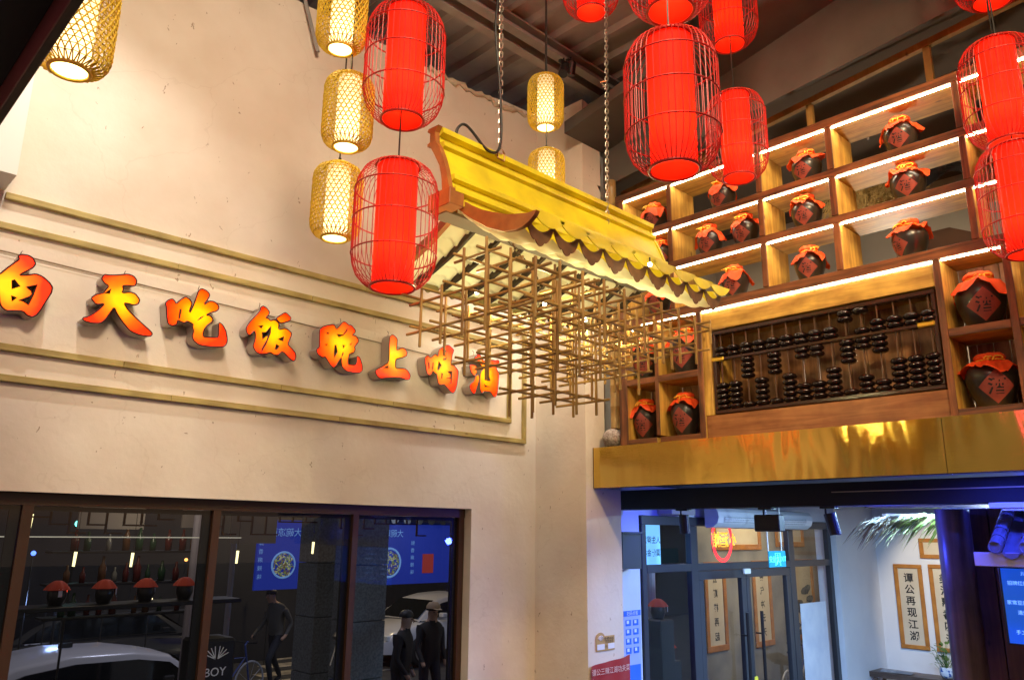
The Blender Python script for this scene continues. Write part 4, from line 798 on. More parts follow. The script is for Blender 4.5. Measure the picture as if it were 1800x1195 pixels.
# shopfront
sf = thing('shopfront', 'dark grey aluminium shopfront with double glass doors', 'shopfront', (0, 4.99, 0))
def fb(name, a, b, m=M_ALU, par=sf, r=.004):
    g = MB(); g.bbox(a, b, r); return part(name, g, m, par)
fb('head_rail', (6.68, -.02, .105), (11.04, .05, .198)); fb('transom', (6.76, -.018, -.375), (11.0, .048, -.295))
for a, b in ((6.68, 6.755), (7.56, 7.70), (9.80, 9.94), (10.95, 11.04)): fb('post', (a, -.019, -2.85), (b, .049, .104))
for a, b in ((6.757, 7.558), (7.702, 9.798), (9.942, 10.948)):
    g = MB(); g.sheet((a, .01, -.293), (b, .018, .103)); part('glass_pane', g, M_GLD, sf)
for a, b in ((6.757, 7.558), (9.942, 10.948)):
    g = MB(); g.sheet((a, .01, -2.84), (b, .018, -.377)); part('glass_pane', g, M_GLD, sf)
for k, (a, b) in enumerate(((7.705, 8.70), (8.71, 9.795))):
    d = part('door_leaf', MB().box((a, -.015, -.47), (b, .045, -.38)), M_ALU, sf)
    for p, q in (((a, -.014, -2.84), (a + .085, .044, -.471)), ((b - .10, -.014, -2.84), (b, .044, -.471))): fb('stile', p, q, par=d)
    g = MB(); g.sheet((a + .086, .01, -2.84), (b - .101, .018, -.471)); part('glass_pane', g, M_GLD, d)
    hx = (b - .15) if k == 0 else (a + .17)
    g = MB(); g.tube([(hx, -.09, -.85), (hx, -.09, -2.3)], .020, 8); g.tube([(hx, -.09, -1.1), (hx, .0, -1.1)], .010, 6); part('pull_handle', g, M_BLK, d)
fb('door_closer', (8.62, -.05, -.43), (8.76, -.02, -.37), mat('pale_plastic', (.75, .75, .68)))
g = MB(); g.box((9.98, -.03, -3.0 + .2), (10.70, -.024, -.83)); tag(obj('paper_sheet', g, mat('milky_film', (.72, .74, .80), .6, noise=(4, (.60, .63, .72))), loc=(0, 4.99, 0)), 'milky white sheet hung over the right shop window', 'sheet')
tg = thing('door_tag', 'yellow scalloped tag hanging on the left door handle', 'tag', (8.60, 4.86, -1.62))
g = MB(); g.prism([(.05 * cos(a) * (1 + .08 * cos(6 * a)), .09 * sin(a) * (1 + .08 * cos(6 * a))) for a in [2 * pi * i / 30 for i in range(30)]], 0, .006, axis=1); part('tag_plate', g, mat('yellow_plastic', (.85, .68, .05), .5), tg)
g = MB(); add_text(g, '推', (0, -.003, 0), *YR, .07); part('writing', g, M_INK, tg)
# air curtain above the doors
ac = thing('air_curtain', 'white air curtain with perforated rounded front above the glass doors', 'air curtain', (7.75, 4.90, .20))
g = MB(); pr = [(0, -.10), (-.02, -.115), (-.10, -.105), (-.16, -.06), (-.18, 0), (-.17, .06), (-.14, .10), (0, .12)]
g.prism(pr, 0, 2.25, axis=0); part('housing', g, mat('white_enamel', (.72, .74, .76), .35), ac)
g = MB(); g.grid(lambda a, b: (.12 + 1.95 * a, -.105 - .083 * sin(pi * (.08 + .84 * b)) , -.085 + .155 * b), 2, 8)
def perf():
    m = mat('perforated_grille', (.6, .62, .66), .4); N = m.node_tree.nodes; L = m.node_tree.links; tc = N['Texture Coordinate']; v = N.new('ShaderNodeTexVoronoi'); v.inputs['Scale'].default_value = 42; v.inputs['Randomness'].default_value = .1; L.new(tc.outputs['Object'], v.inputs[0])
    r = N.new('ShaderNodeValToRGB'); r.color_ramp.elements[0].position = .30; r.color_ramp.elements[1].position = .38; r.color_ramp.elements[0].color = (.16, .17, .2, 1); r.color_ramp.elements[1].color = (.68, .7, .74, 1); L.new(v.outputs['Distance'], r.inputs[0]); L.new(r.outputs[0], N['Principled BSDF'].inputs['Base Color']); return m
part('perforated_front', g, perf(), ac)
g = MB(); g.bbox((6.98, 4.80, .215), (7.42, 4.985, .37)); tag(obj('junction_box', g, mat('beige_metal', (.42, .38, .34), .6)), 'beige metal box fixed above the shopfront head', 'box')
g = MB(); g.prism([(6.22, 4.86), (6.46, 4.82), (6.50, 4.98), (6.22, 4.98)], -.32, .01, axis=2); sb = tag(obj('wall_speaker', g, mat('black_plastic', (.015, .015, .017), .5)), 'black loudspeaker box on the pale wall beside the shopfront', 'speaker')
g = MB(); g.prism([(6.20, 4.84), (6.49, 4.79), (6.52, 4.98), (6.20, 4.98)], .011, .03, axis=2); part('speaker_cap', g, MT['black_plastic'], sb)
# cyan board with mirrored writing inside the transom
cb = thing('lit_board', 'bright pale blue lit board with mirrored dark writing behind the left transom', 'sign', (6.95, 5.45, -.10))
g = MB(); g.box((-.20, 0, -.30), (.72, .03, .22)); part('board_face', g, mat('cyan_light', (.3, .7, 1), .5, emit=(.20, .58, 1.0), es=1.0), cb)
MI = mat('navy_ink', (.01, .04, .12), .6)
g = MB(); add_text(g, '人生得意须尽欢', (.42, -.004, .05), *YR, .085, mirror=True, bold=.01); add_text(g, '莫使金樽空对月', (.42, -.004, -.09), *YR, .085, mirror=True, bold=.01); part('writing', g, MI, cb)
g = MB(); g.tube([(.03 + .085 * sin(a), -.005, -.03 - .13 * cos(a)) for a in [2 * pi * i / 16 for i in range(16)]], .004, 4, closed=True); g.tube([(-.03, -.005, .10), (-.03, -.005, .14), (.09, -.005, .14), (.09, -.005, .10)], .004, 4); add_text(g, '酒', (.03, -.004, -.03), *YR, .13, mirror=True, bold=.01); part('jar_emblem', g, MI, cb)
# neon roundel built behind the glass in place of its reflection
nn = thing('neon_sign', 'round red neon ring sign with yellow mirrored characters in the transom window', 'neon sign', (8.75, 5.30, -.04))
MN = mat('red_neon', (1, .1, .1), .4, emit=(1, .02, .03), es=2.2); MY2 = mat('yellow_neon', (1, .8, .1), .4, emit=(1, .45, .02), es=1.5)
for r_ in (.235, .265):
    g = MB(); g.tube([(r_ * .86 * cos(a), 0, r_ * sin(a)) for a in [2 * pi * i / 40 for i in range(40)]], .008, 6, closed=True); part('neon_ring', g, MN, nn, smooth=True)
g = MB(); add_text(g, '馆', (-.14, 0, .0), *YR, .19, True, .018, .004); add_text(g, '酒', (.05, 0, .0), *YR, .19, True, .018, .004); add_text(g, '小', (.25, 0, .0), *YR, .15, True, .018, .004); part('neon_characters', g, MY2, nn)
g = MB(); add_text(g, '谭三公', (-.02, 0, .20), *YR, .11, True, .015, .004); part('neon_small_characters', g, mat('orange_neon', (1, .4, .1), .4, emit=(1, .14, .04), es=1.4), nn)
# exit sign
ex = thing('exit_sign', 'glass emergency exit sign glowing cyan, hung on two rods before the doors', 'exit sign', (8.02, 4.30, -.235))
g = MB(); g.bbox((0, 0, -.085), (.37, .012, .085), .003); part('sign_plate', g, mat('exit_glass', (.02, .16, .26), .15, emit=(.0, .16, .30), es=.9), ex)
M_CY = mat('cyan_glow', (.1, .9, 1), .4, emit=(.10, .85, .95), es=1.3)
g = MB(); add_text(g, '安全', (.07, -.003, 0), *YR, .07, bold=.01); add_text(g, 'EXIT', (.30, -.003, 0), *YR, .07, bold=.01)
# running figure in a doorway
g.tube([(.135, -.004, -.07), (.135, -.004, .06), (.235, -.004, .06), (.235, -.004, -.07)], .004, 4); g.lathe([(.001, -.003), (.010, -.002), (.010, .002)], 10, (.178, -.005, .040), 'y'); g.tube([(.180, -.005, .026), (.186, -.005, -.008), (.168, -.005, -.03), (.160, -.005, -.055)], .007, 4); g.tube([(.186, -.005, -.008), (.205, -.005, -.028), (.225, -.005, -.03)], .006, 4); g.tube([(.155, -.005, .002), (.170, -.005, .020), (.190, -.005, .014), (.210, -.005, .018)], .004, 4)
part('running_man_and_writing', g, M_CY, ex)
g = MB(); g.tube([(.0, .006, .085), (.0, .006, .73)], .006, 5); g.tube([(.30, .006, .085), (.30, .006, .73)], .006, 5); part('hanging_rods', g, mat('pale_plastic', (1, 1, 1)), ex)
# posters and stickers
ps = thing('blue_menu_poster', 'narrow blue and white printed poster on the pale wall beside the pier', 'poster', (6.37, 4.985, -.72))
g = MB(); g.box((0, 0, -1.15), (.27, .003, 0)); part('sheet', g, mat('poster_lilac', (.42, .48, .72), .5), ps)
g = MB(); g.box((.0, -.004, -.05), (.27, -.001, 0)); [g.box((.03 + .12 * i, -.004, -.14 - .085 * j), (.11 + .12 * i, -.001, -.085 - .085 * j)) for i in range(2) for j in range(4)]; g.box((.02, -.004, -.85), (.25, -.001, -.50)); part('print', g, mat('poster_blue', (.03, .16, .62), .5), ps)
g = MB(); [g.box((.04 + .12 * i, -.007, -.12 - .085 * j), (.075 + .12 * i, -.005, -.09 - .085 * j)) for i in range(2) for j in range(4)]; add_text(g, '扫码点餐', (.135, -.006, -.025), *YR, .045); part('white_print', g, mat('white_ink', (.8, .8, .85), .5), ps)
wl = thing('wifi_sticker', 'gold wifi plate with an arched top on the white pier', 'sticker', (5.245, 4.396, -.93))
g = MB(); g.prism([(0, 0), (.24, 0), (.24, .115), (.115, .115)] + [(.058 + .056 * cos(a), .10 + .045 * sin(a)) for a in [pi * i / 10 for i in range(1, 10)]] + [(0, .10)], -.004, 0, axis=1); part('plate', g, mat('gold_plate', (.52, .33, .12), .4), wl)
g = MB(); g.box((.01, -.007, .012), (.105, -.0045, .055)); g.box((.15, -.007, .012), (.235, -.0045, .055))
for r_ in (.016, .030, .043): g.tube([(.058 + r_ * cos(a), -.006, .075 + r_ * sin(a)) for a in [pi * (.2 + .6 * i / 8) for i in range(9)]], .0045, 4)
part('white_marks', g, mat('white_ink', (1, 1, 1)), wl)
g = MB(); add_text(g, '免费WiFi', (.165, -.006, .093), *YR, .032); add_text(g, '欢迎使用', (.165, -.006, .07), *YR, .026); add_text(g, '密码', (.128, -.006, .034), *YR, .018); part('writing', g, M_INK, wl)
rs = thing('red_notice', 'red cloth notice with white writing tied to the pier', 'notice', (5.155, 4.37, -1.03))
g = MB(); g.grid(lambda a, b: (.52 * a, .012 * sin(7 * a + 2 * b) + .006 * sin(15 * a), -.8 * b + .045 * a), 24, 8); part('cloth', g, mat('dark_red_banner', (.36, .02, .02), .7), rs, smooth=True)
g = MB(); add_text(g, '谭公三辣江湖功夫菜', (.23, -.02, -.045), *YR, .055); add_text(g, '抖音扫码', (.27, -.02, -.20), *YR, .11, bold=.01); part('writing', g, mat('pink_white_ink', (.75, .55, .50), .5), rs)
# framed scrolls on the end wall
M_PAP = mat('scroll_paper', (.62, .55, .42), .8, noise=(3, (.54, .46, .34)))
def scroll(y0, y1, z0, z1, text, label, x=12.4, parent_loc=None, size=None):
    t = thing('framed_scroll', label, 'picture', (x - .003, 0, 0), 0, 'framed calligraphy on the walls'); w = .055
    for a, b in (((-.03, y0, z1 - w), (0, y1, z1)), ((-.03, y0, z0), (0, y1, z0 + w)), ((-.029, y0, z0 + w), (-.001, y0 + w, z1 - w)), ((-.029, y1 - w, z0 + w), (-.001, y1, z1 - w))):
        g = MB(); g.bbox(a, b, .006); part('frame_bar', g, mat('amber_wood', (.46, .19, .03), .45, noise=(8, (.34, .13, .02))), t)
    g = MB(); g.box((-.008, y0 + w, z0 + w), (-.002, y1 - w, z1 - w)); part('paper', g, M_PAP, t)
    if text:
        g = MB(); n = len(text); s = size or min((y1 - y0) * .42, (z1 - z0 - .15) / n * .8)
        for i, ch in enumerate(text): add_text(g, ch, (-.0095, (y0 + y1) / 2, z1 - w - .06 - ((z1 - z0 - .15 - w) / n) * (i + .45)), *XR, s, bold=.022)
        part('calligraphy', g, M_INK, t)
    return t
scroll(4.28, 4.67, -1.53, -.37, '谭公再现江湖', 'tall framed scroll with six brush characters beside the wooden post')
scroll(3.80, 4.19, -1.53, -.36, '美酒飘香四海', 'second tall framed scroll, mostly hidden behind the blue lit post')
scroll(3.70, 4.28, -.28, .0, '', 'small wide framed sheet above the scrolls, cut by the post')
# lobby and scrolls built behind the glass in place of its reflections
g = MB(); g.box((12.15, 7.9, -2.84), (19, 8.0, .9)); struct('lobby_wall', g, mat('lobby_cream', (.30, .29, .27), .8, noise=(1.5, (.16, .16, .17))))
def yscroll(x0, x1, z0, z1, text, label, y=7.89):
    t = thing('framed_scroll', label, 'picture', (0, y, 0), 0, 'framed calligraphy on the walls'); w = .10
    for a, b in (((x0, -.03, z1 - w), (x1, 0, z1)), ((x0, -.03, z0), (x1, 0, z0 + w)), ((x0, -.029, z0 + w), (x0 + w, -.001, z1 - w)), ((x1 - w, -.029, z0 + w), (x1, -.001, z1 - w))):
        g = MB(); g.bbox(a, b, .006); part('frame_bar', g, MT['amber_wood'], t)
    g = MB(); g.box((x0 + w, -.008, z0 + w), (x1 - w, -.002, z1 - w)); part('paper', g, M_PAP, t)
    if text:
        g = MB(); n = len(text); dz = (z1 - z0 - .3) / n
        for i, ch in enumerate(text): add_text(g, ch, ((x0 + x1) / 2, -.0095, z1 - .2 - dz * (i + .4)), *YR, dz * .62, mirror=True, bold=.02)
        part('calligraphy', g, M_INK, t)
    return t
yscroll(12.35, 13.05, -1.95, -.45, '云巅楼再起', 'amber framed scroll seen through the left door leaf')
yscroll(14.0, 14.7, -2.0, -.45, '豪气冲云天', 'amber framed scroll seen between the doors'); yscroll(15.2, 16.5, -2.0, -.45, '', 'wide ink landscape scroll seen through the right door leaf')
g = MB(); R_ = random.Random(2)
for i in range(26):
    x = 15.4 + R_.random() * .9; z = -1.9 + R_.random() * .9; w = R_.uniform(.05, .25); g.prism([(x + w * cos(a) * R_.uniform(.6, 1), z + .4 * w * sin(a) * R_.uniform(.6, 1)) for a in [2 * pi * k / 8 for k in range(8)]], 7.872 - .0004 * i, 7.8715 - .0004 * i, axis=1)
tag(obj('ink_wash_strokes', g, mat('grey_ink', (.10, .11, .13), .8)), 'grey ink wash strokes of the landscape scroll', 'ink painting')
yscroll(12.7, 14.4, -.25, .35, '', 'wide amber framed sheet seen through the door transom'); yscroll(15.0, 16.2, -.2, .4, '', 'amber framed sheet seen through the right transom')
yscroll(17.1, 18.3, -2.0, -.40, '天地人和', 'amber framed scroll seen through the right shop window', 7.88)
lamp('AREA', 'lobby_lamp_light', (13.6, 6.3, .8), 70, (1, .80, .50), .3, (13.6, 7.9, -.8), sy=3.0)  # added light for the stand-in lobby
tube = thing('lobby_lamp', 'warm lamp bar over the lobby scrolls', 'lamp', (12.6, 6.28, .83)); g = MB(); g.box((0, 0, 0), (2.0, .05, .03)); part('lamp_housing', g, M_BLK, tube)
# potted plant on an altar table
at = thing('altar_table', 'dark carved side table with upturned ends below the framed scroll', 'table', (11.95, 4.30, -1.84))
g = MB(); g.prism([(-.62, .035), (-.70, .075), (-.78, .08), (-.76, .045), (-.68, .0), (-.60, -.035), (.60, -.035), (.68, 0), (.76, .045), (.78, .08), (.70, .075), (.62, .035)], -.2, .2, axis=0); part('table_top', g, mat('dark_table_wood', (.16, .10, .07), .4, grain=1, noise=(1, (.09, .055, .04))), at)
for y in (-.55, .52):
    for x in (-.17, .13): g = MB(); g.box((x, y, -.86), (x + .04, y + .04, -.036)); part('leg', g, MT['dark_table_wood'], at)
for k, (a, b) in enumerate([(.1, .25), (-.1, .05)]):
    g = MB(); g.grid(lambda u, v: (-.15 + .25 * u, b + .22 * v + .05 * u, .042 + .003 * k + .01 * sin(3 * u)), 4, 3); tag(obj('magazine', g, mat('magazine_%d' % k, [(.5, .5, .55), (.25, .27, .3)][k], .5, noise=(14, (.2, .22, .28))), loc=(11.95, 4.30, -1.84)), ['open pale magazine lying on the side table', 'grey magazine lying on the side table nearer the plant'][k], 'magazine')
pp = thing('potted_plant', 'small leafy plant in a blue and white pot on the side table', 'plant', (11.95, 3.95, -1.80))
g = MB(); g.lathe([(.001, 0), (.06, .0), (.085, .04), (.095, .09), (.085, .13), (.09, .14), (.075, .135), (.001, .12)], 20); part('pot', g, mat('blue_white_porcelain', (.7, .74, .8), .2, noise=(18, (.05, .12, .4), .42, .48)), pp, smooth=True)
g = MB(); R_ = random.Random(4)
for i in range(46):
    a = R_.uniform(0, 2 * pi); s_2 = R_.uniform(.05, .16); b = Vector((s_2 * cos(a), s_2 * sin(a), R_.uniform(.16, .42))); d = Vector((cos(a), sin(a), R_.uniform(-.2, .9))).normalized(); n_ = d.cross(Vector((0, 0, 1))).normalized()
    g.tube([(0, 0, .12), b * .6, b], .003, 3); L_ = R_.uniform(.06, .10); g.add([b, b + d * L_ * .5 + n_ * .022, b + d * L_, b + d * L_ * .5 - n_ * .022], [(0, 1, 2, 3)])
part('leaves', g, mat('leaf_green', (.07, .14, .03), .5), pp)
# palm thatch of the booth, wooden post, planked wall, tiled eave with screen
g = MB(); R_ = random.Random(11)
def blade(p, d, l, w, m=None):
    d = Vector(d).normalized(); s1 = d.cross(Vector((0, 0, 1)));
    if s1.length < .1: s1 = Vector((1, 0, 0))
    s1.normalize(); p = Vector(p); a = p + d * l * .5 + Vector((0, 0, -.10 * l)); b = p + d * l + Vector((0, 0, -.34 * l))
    g.add([p - s1 * w * .3, p + s1 * w * .3, a + s1 * w * .5, a - s1 * w * .5, b], [(0, 1, 2, 3), (3, 2, 4)])
for i in range(300):
    t_ = R_.random(); p = (7.78 + .9 * t_ + R_.uniform(-.05, .05), 3.08 - .95 * t_ + R_.uniform(-.06, .06), .17 + .09 * t_ + R_.uniform(-.02, .03))
    g.cur = 0 if t_ > .25 + R_.uniform(-.1, .15) else 1
    blade(p, (R_.uniform(-1.0, -.1), R_.uniform(.35, 1.1), R_.uniform(-.75, -.15)), R_.uniform(.16, .36), R_.uniform(.018, .034))
th = tag(obj('palm_thatch', g, [mat('palm_green', (.17, .25, .03), .6), mat('palm_brown', (.20, .14, .05), .7)]), 'drooping green and brown palm thatch hanging from the booth roof', 'thatch', kind='stuff')
g = MB(); g.prism([(7.90, 3.0), (8.7, 2.10), (8.75, 2.16), (7.95, 3.05)], .205, .225, axis=2); tag(obj('booth_fascia', g, mat('pale_fascia', (.55, .52, .60), .6)), 'pale board above the palm thatch of the booth', 'board')
g = MB(); g.prism([(7.5, 3.0), (8.6, 1.6), (8.75, 1.7), (7.62, 3.08)], .27, .33, axis=2); tag(obj('booth_rafter', g, mat('booth_wood', (.20, .14, .10), .5, grain=1)), 'slanting rafter of the thatched booth below the gallery ceiling', 'rafter')
g = MB(); n = 20; vs = []
for z in [-2.84 + i * .18 for i in range(18)]:
    for j in range(n): a = 2 * pi * j / n; r = .118 + .006 * sin(3 * a + z * 2) + .004 * sin(7 * a - 3 * z); vs.append((6.80 + r * cos(a) + .008 * sin(z * 2), 2.085 + r * sin(a), min(z, .235)))
g.add(vs, [(i * n + j, i * n + (j + 1) % n, (i + 1) * n + (j + 1) % n, (i + 1) * n + j) for i in range(17) for j in range(n)])
tag(obj('wooden_post', g, mat('dark_log', (.13, .07, .045), .38, grain=2, noise=(1, (.07, .035, .02))), smooth=True), 'round dark wooden post washed in blue light right of the scrolls', 'post')
wp = thing('plank_wall', 'dark reddish plank wall right of the wooden post', 'wall', (7.0, 0, 0))
g = MB(); g.box((.045, -.8, -2.84), (.06, 2.22, .235)); part('backing_board', g, M_BLK, wp)
for k in range(18):
    y = 2.22 - k * .165; g = MB(); g.bbox((.0 + .006 * (k % 2), y - .16, -2.84), (.04, y - .004, .235), .004); part('plank', g, mat('red_plank', (.13, .045, .022), .45, grain=2, noise=(1, (.07, .02, .012))), wp)
te = thing('tiled_eave', 'little eave of grey barrel tiles washed in blue light at the lower right', 'eave', (6.02, 0, 0))
g = MB(); g.bbox((0, -.6, -.175), (.03, 1.74, -.085), .004); part('fascia_board', g, mat('pale_fascia', (.55, .52, .60), .6), te)
M_TIL = mat('grey_tile', (.17, .17, .20), .6, noise=(9, (.12, .12, .15)))
for k in range(13):
    y = 1.60 - k * .178
    g = MB(); seg = 7
    for q in range(seg):
        a0 = Vector((-.02 + q * .085, y, -.055 + q * .05)); a1 = Vector((-.02 + (q + 1) * .085 + .01, y, -.055 + (q + 1) * .05 + .005)); g.tube([a0, a1], [.044, .038], 12)
    part('barrel_tile', g, M_TIL, te, smooth=False)
    g = MB(); g.lathe([(.001, -.028), (.030, -.030), (.033, -.036), (.040, -.036), (.042, -.02)], 16, (0, y, -.052), 'x'); part('end_tile', g, M_TIL, te)
    g = MB(); yb = y - .089
    for q in range(seg):
        x0 = -.015 + q * .085; zb = -.085 + q * .05 - .004
        g.grid(lambda a, b, x0=x0, zb=zb: (x0 + .10 * b, yb - .055 + .11 * a, zb + .055 * b - .018 * sin(pi * a)), 6, 1)
    part('pan_tile', g, M_TIL, te)
    g = MB(); g.prism([(yb - .05, -.088), (yb + .05, -.088), (yb + .035, -.115), (yb + .012, -.118), (yb, -.128), (yb - .012, -.118), (yb - .035, -.115)], -.03, -.022, axis=0); part('drip_tile', g, M_TIL, te)
se = thing('menu_screen', 'glowing blue menu screen with faint lines of writing under the tiled eave', 'screen', (6.20, 0, 0))
g = MB(); g.bbox((0, .25, -.675), (.05, 1.655, -.185), .004); part('bezel', g, M_BLK, se)
g = MB(); g.box((-.003, .27, -.665), (-.001, 1.64, -.19)); part('display', g, mat('blue_screen', (.02, .1, .4), .3, emit=(.003, .06, .45), es=1.0), se)
g = MB()
for k, (s1, yy) in enumerate([('川味回锅肉', 1.35), ('招牌红烧牛肉', 1.42), ('麻辣水煮鱼', 1.33), ('家常豆腐羹', 1.45), ('清炒时令蔬菜', 1.38), ('江湖醉鸡煲', 1.36), ('手工凉拌面', 1.42)]): add_text(g, s1, (-.005, yy + .10, -.22 - k * .062), *XR, .03); add_text(g, s1[::-1], (-.005, yy - .25, -.22 - k * .062), *XR, .03)
part('screen_writing', g, mat('pale_blue_glow', (.3, .5, .9), .4, emit=(.15, .38, .95), es=1.6), se)
g = MB(); g.bbox((6.05, 1.30, .20), (6.15, 1.62, .238)); g.box((6.06, 1.38, .185), (6.14, 1.54, .199)); tag(obj('smoke_detector', g, mat('pale_plastic', (1, 1, 1))), 'pale ceiling sensor above the tiled eave', 'sensor')

# ================================================================ street beyond the long window; cars and lights partly stand in for reflections
M_CAR = mat('white_car_paint', (.55, .55, .60), .22, spec=.6); M_CARK = mat('black_car_paint', (.012, .013, .018), .15, spec=.7); M_TYR = mat('tyre', (.015, .015, .015), .8); M_CGL = mat('car_glass', (.008, .010, .012), .06, spec=.8)
def car(loc, rz, paint, label, tail=True):
    t = thing('parked_car', label, 'car', loc, rz); W_ = .86
    body = [(-2.25, .32), (-2.28, .62), (-2.22, .86), (-1.6, .93), (-1.0, .95), (1.0, .94), (1.75, .86), (2.15, .72), (2.25, .55), (2.22, .30)]
    def lo(a, b):
        return None
    g = MB(); bm = bmesh.new()
    def loft(secs, close=True):
        vs = []; fs = []; n = len(secs[0])
        for s_3 in secs: vs += s_3
        for i in range(len(secs) - 1):
            for j in range(n - 1): fs.append((i * n + j, i * n + j + 1, (i + 1) * n + j + 1, (i + 1) * n + j))
        return vs, fs
    xs = [-2.28, -2.2, -1.9, -1.4, -.7, 0, .7, 1.3, 1.8, 2.1, 2.24]; top_ = [.55, .84, .92, .95, .95, .95, .94, .90, .82, .72, .52]; wd = [.62, .76, .84, .87, .88, .88, .88, .87, .83, .74, .6]
    secs = [[(x, -w, .30), (x, -w * 1.01, .55), (x, -w * .99, h * .93), (x, -w * .90, h), (x, 0, h + .03), (x, w * .90, h), (x, w * .99, h * .93), (x, w * 1.01, .55), (x, w, .30)] for x, h, w in zip(xs, top_, wd)]
    vs, fs = loft(secs); g.add(vs, fs + [tuple(range(9)), tuple(range(90, 99))]); part('body', g, paint, t, smooth=True)
    rx = [-1.75, -1.35, -.95, -.4, .3, .75, 1.35]; rh = [.93, 1.20, 1.36, 1.43, 1.41, 1.33, .93]; rw = [.70, .66, .62, .60, .60, .62, .72]
    g = MB(); secs = [[(x, -.78, .93), (x, -w - .06 * (1.43 - h), min(h, 1.0)), (x, -w, h * .97), (x, -w * .85, h), (x, 0, h + .015), (x, w * .85, h), (x, w, h * .97), (x, w + .06 * (1.43 - h), min(h, 1.0)), (x, .78, .93)] for x, h, w in zip(rx, rh, rw)]
    vs, fs = loft(secs); g.add(vs, fs); part('roof', g, paint, t, smooth=True)
    for s in (-1, 1):
        g = MB(); g.prism([(-1.5, .97), (1.1, .97), (.68, 1.27), (.3, 1.335), (-.4, 1.35), (-.9, 1.29), (-1.25, 1.17)], s * .715, s * .745, axis=1); part('side_glass', g, M_CGL, t)
    g = MB(); g.add([(1.33, -.64, .965), (1.33, .64, .965), (.79, .56, 1.325), (.79, -.56, 1.325)], [(0, 1, 2, 3)]); part('windscreen', g, M_CGL, t)
    g = MB(); g.add([(-1.73, -.62, .97), (-1.73, .62, .97), (-1.06, .52, 1.335), (-1.06, -.52, 1.335)], [(0, 1, 2, 3)]); part('rear_glass', g, M_CGL, t)
    for x in (-1.4, 1.4):
        for s in (-1, 1):
            g = MB(); g.lathe([(.001, -.09), (.24, -.10), (.31, -.09), (.325, 0), (.31, .09), (.24, .10), (.001, .09)], 22, (x, s * .80, .325), 'y'); w_ = part('wheel', g, M_TYR, t, smooth=True)
            g = MB(); g.lathe([(.001, -.11), (.20, -.105), (.21, -.09)], 18, (x, s * .81 + (.2 if s > 0 else 0), .325), 'y'); part('rim', g, mat('alloy', (.4, .4, .42), .3, metal=.8), w_)
    for s in (-1, 1):
        g = MB(); g.bbox((-2.26, s * .45 - .15, .66), (-2.12, s * .45 + .22 * (1 if s > 0 else .4) + .08, .80), .02); part('tail_light', g, mat('tail_red', (.5, .01, .01), .3, emit=(1, .03, .01), es=4), t)
        g = MB(); g.bbox((2.06, s * .52 - .15, .56), (2.2, s * .52 + .15, .68), .02); part('headlight', g, mat('head_glass', (.7, .75, .8), .1), t)
        g = MB(); g.bbox((.72, s * .88 - .06, .98), (.86, s * .88 + .10 * s, 1.08), .02); part('wing_mirror', g, paint, t)
    g = MB(); g.box((-.35, -.02, 1.445), (-.20, .02, 1.50)); part('roof_aerial', g, M_BLK, t)
    return t
car((3.4, 10.9, -2.83), radians(4), M_CAR, 'white car whose long roof fills the bottom of the left window panes')
car((5.3, 16.4, -2.83), radians(2), M_CARK, 'black sedan parked beyond the white car, seen in the left window pane')
car((12.6, 15.4, -2.83), radians(185), M_CAR, 'white car seen in the right window pane past the concrete pillar')
# zebra crossing
g = MB()
for k in range(9): g.box((7.6 + k * .55, 14.6 + k * .9, -2.846), (10.8 + k * .35, 15.05 + k * .9, -2.842))
tag(obj('zebra_crossing', g, mat('worn_road_paint', (.45, .40, .32), .8, noise=(5, (.18, .16, .13)))), 'worn pale stripes of a zebra crossing seen through the middle pane', 'crossing')
def yb(x0, x1, z0, z1, y, name, m, label, cat, d=.05): g = MB(); g.box((x0, y, z0), (x1, y + d, z1)); return tag(obj(name, g, m), label, cat)
# pillars
for (x0, x1, y, lab) in ((5.20, 5.64, 7.9, 'rough grey concrete pillar in the right window pane'), (5.12, 5.46, 8.6, 'brown stone pillar beside the right mullion')):
    t = thing('street_pillar', lab, 'pillar', (x0, y, -2.85)); z = 0; k = 0
    while z < 5.2:
        h_ = .62; g = MB(); g.bbox((0, 0, z + .004), (x1 - x0, .45, z + h_ - .004), .006); part('stone_course', g, mat('rough_concrete' if x0 > 5.1 else 'brown_stone', (.25, .27, .30) if x0 > 5.1 else (.16, .12, .10), .9, noise=(40, (.15, .17, .19) if x0 > 5.1 else (.10, .075, .06)), bump=.5, bscale=120), t); z += h_
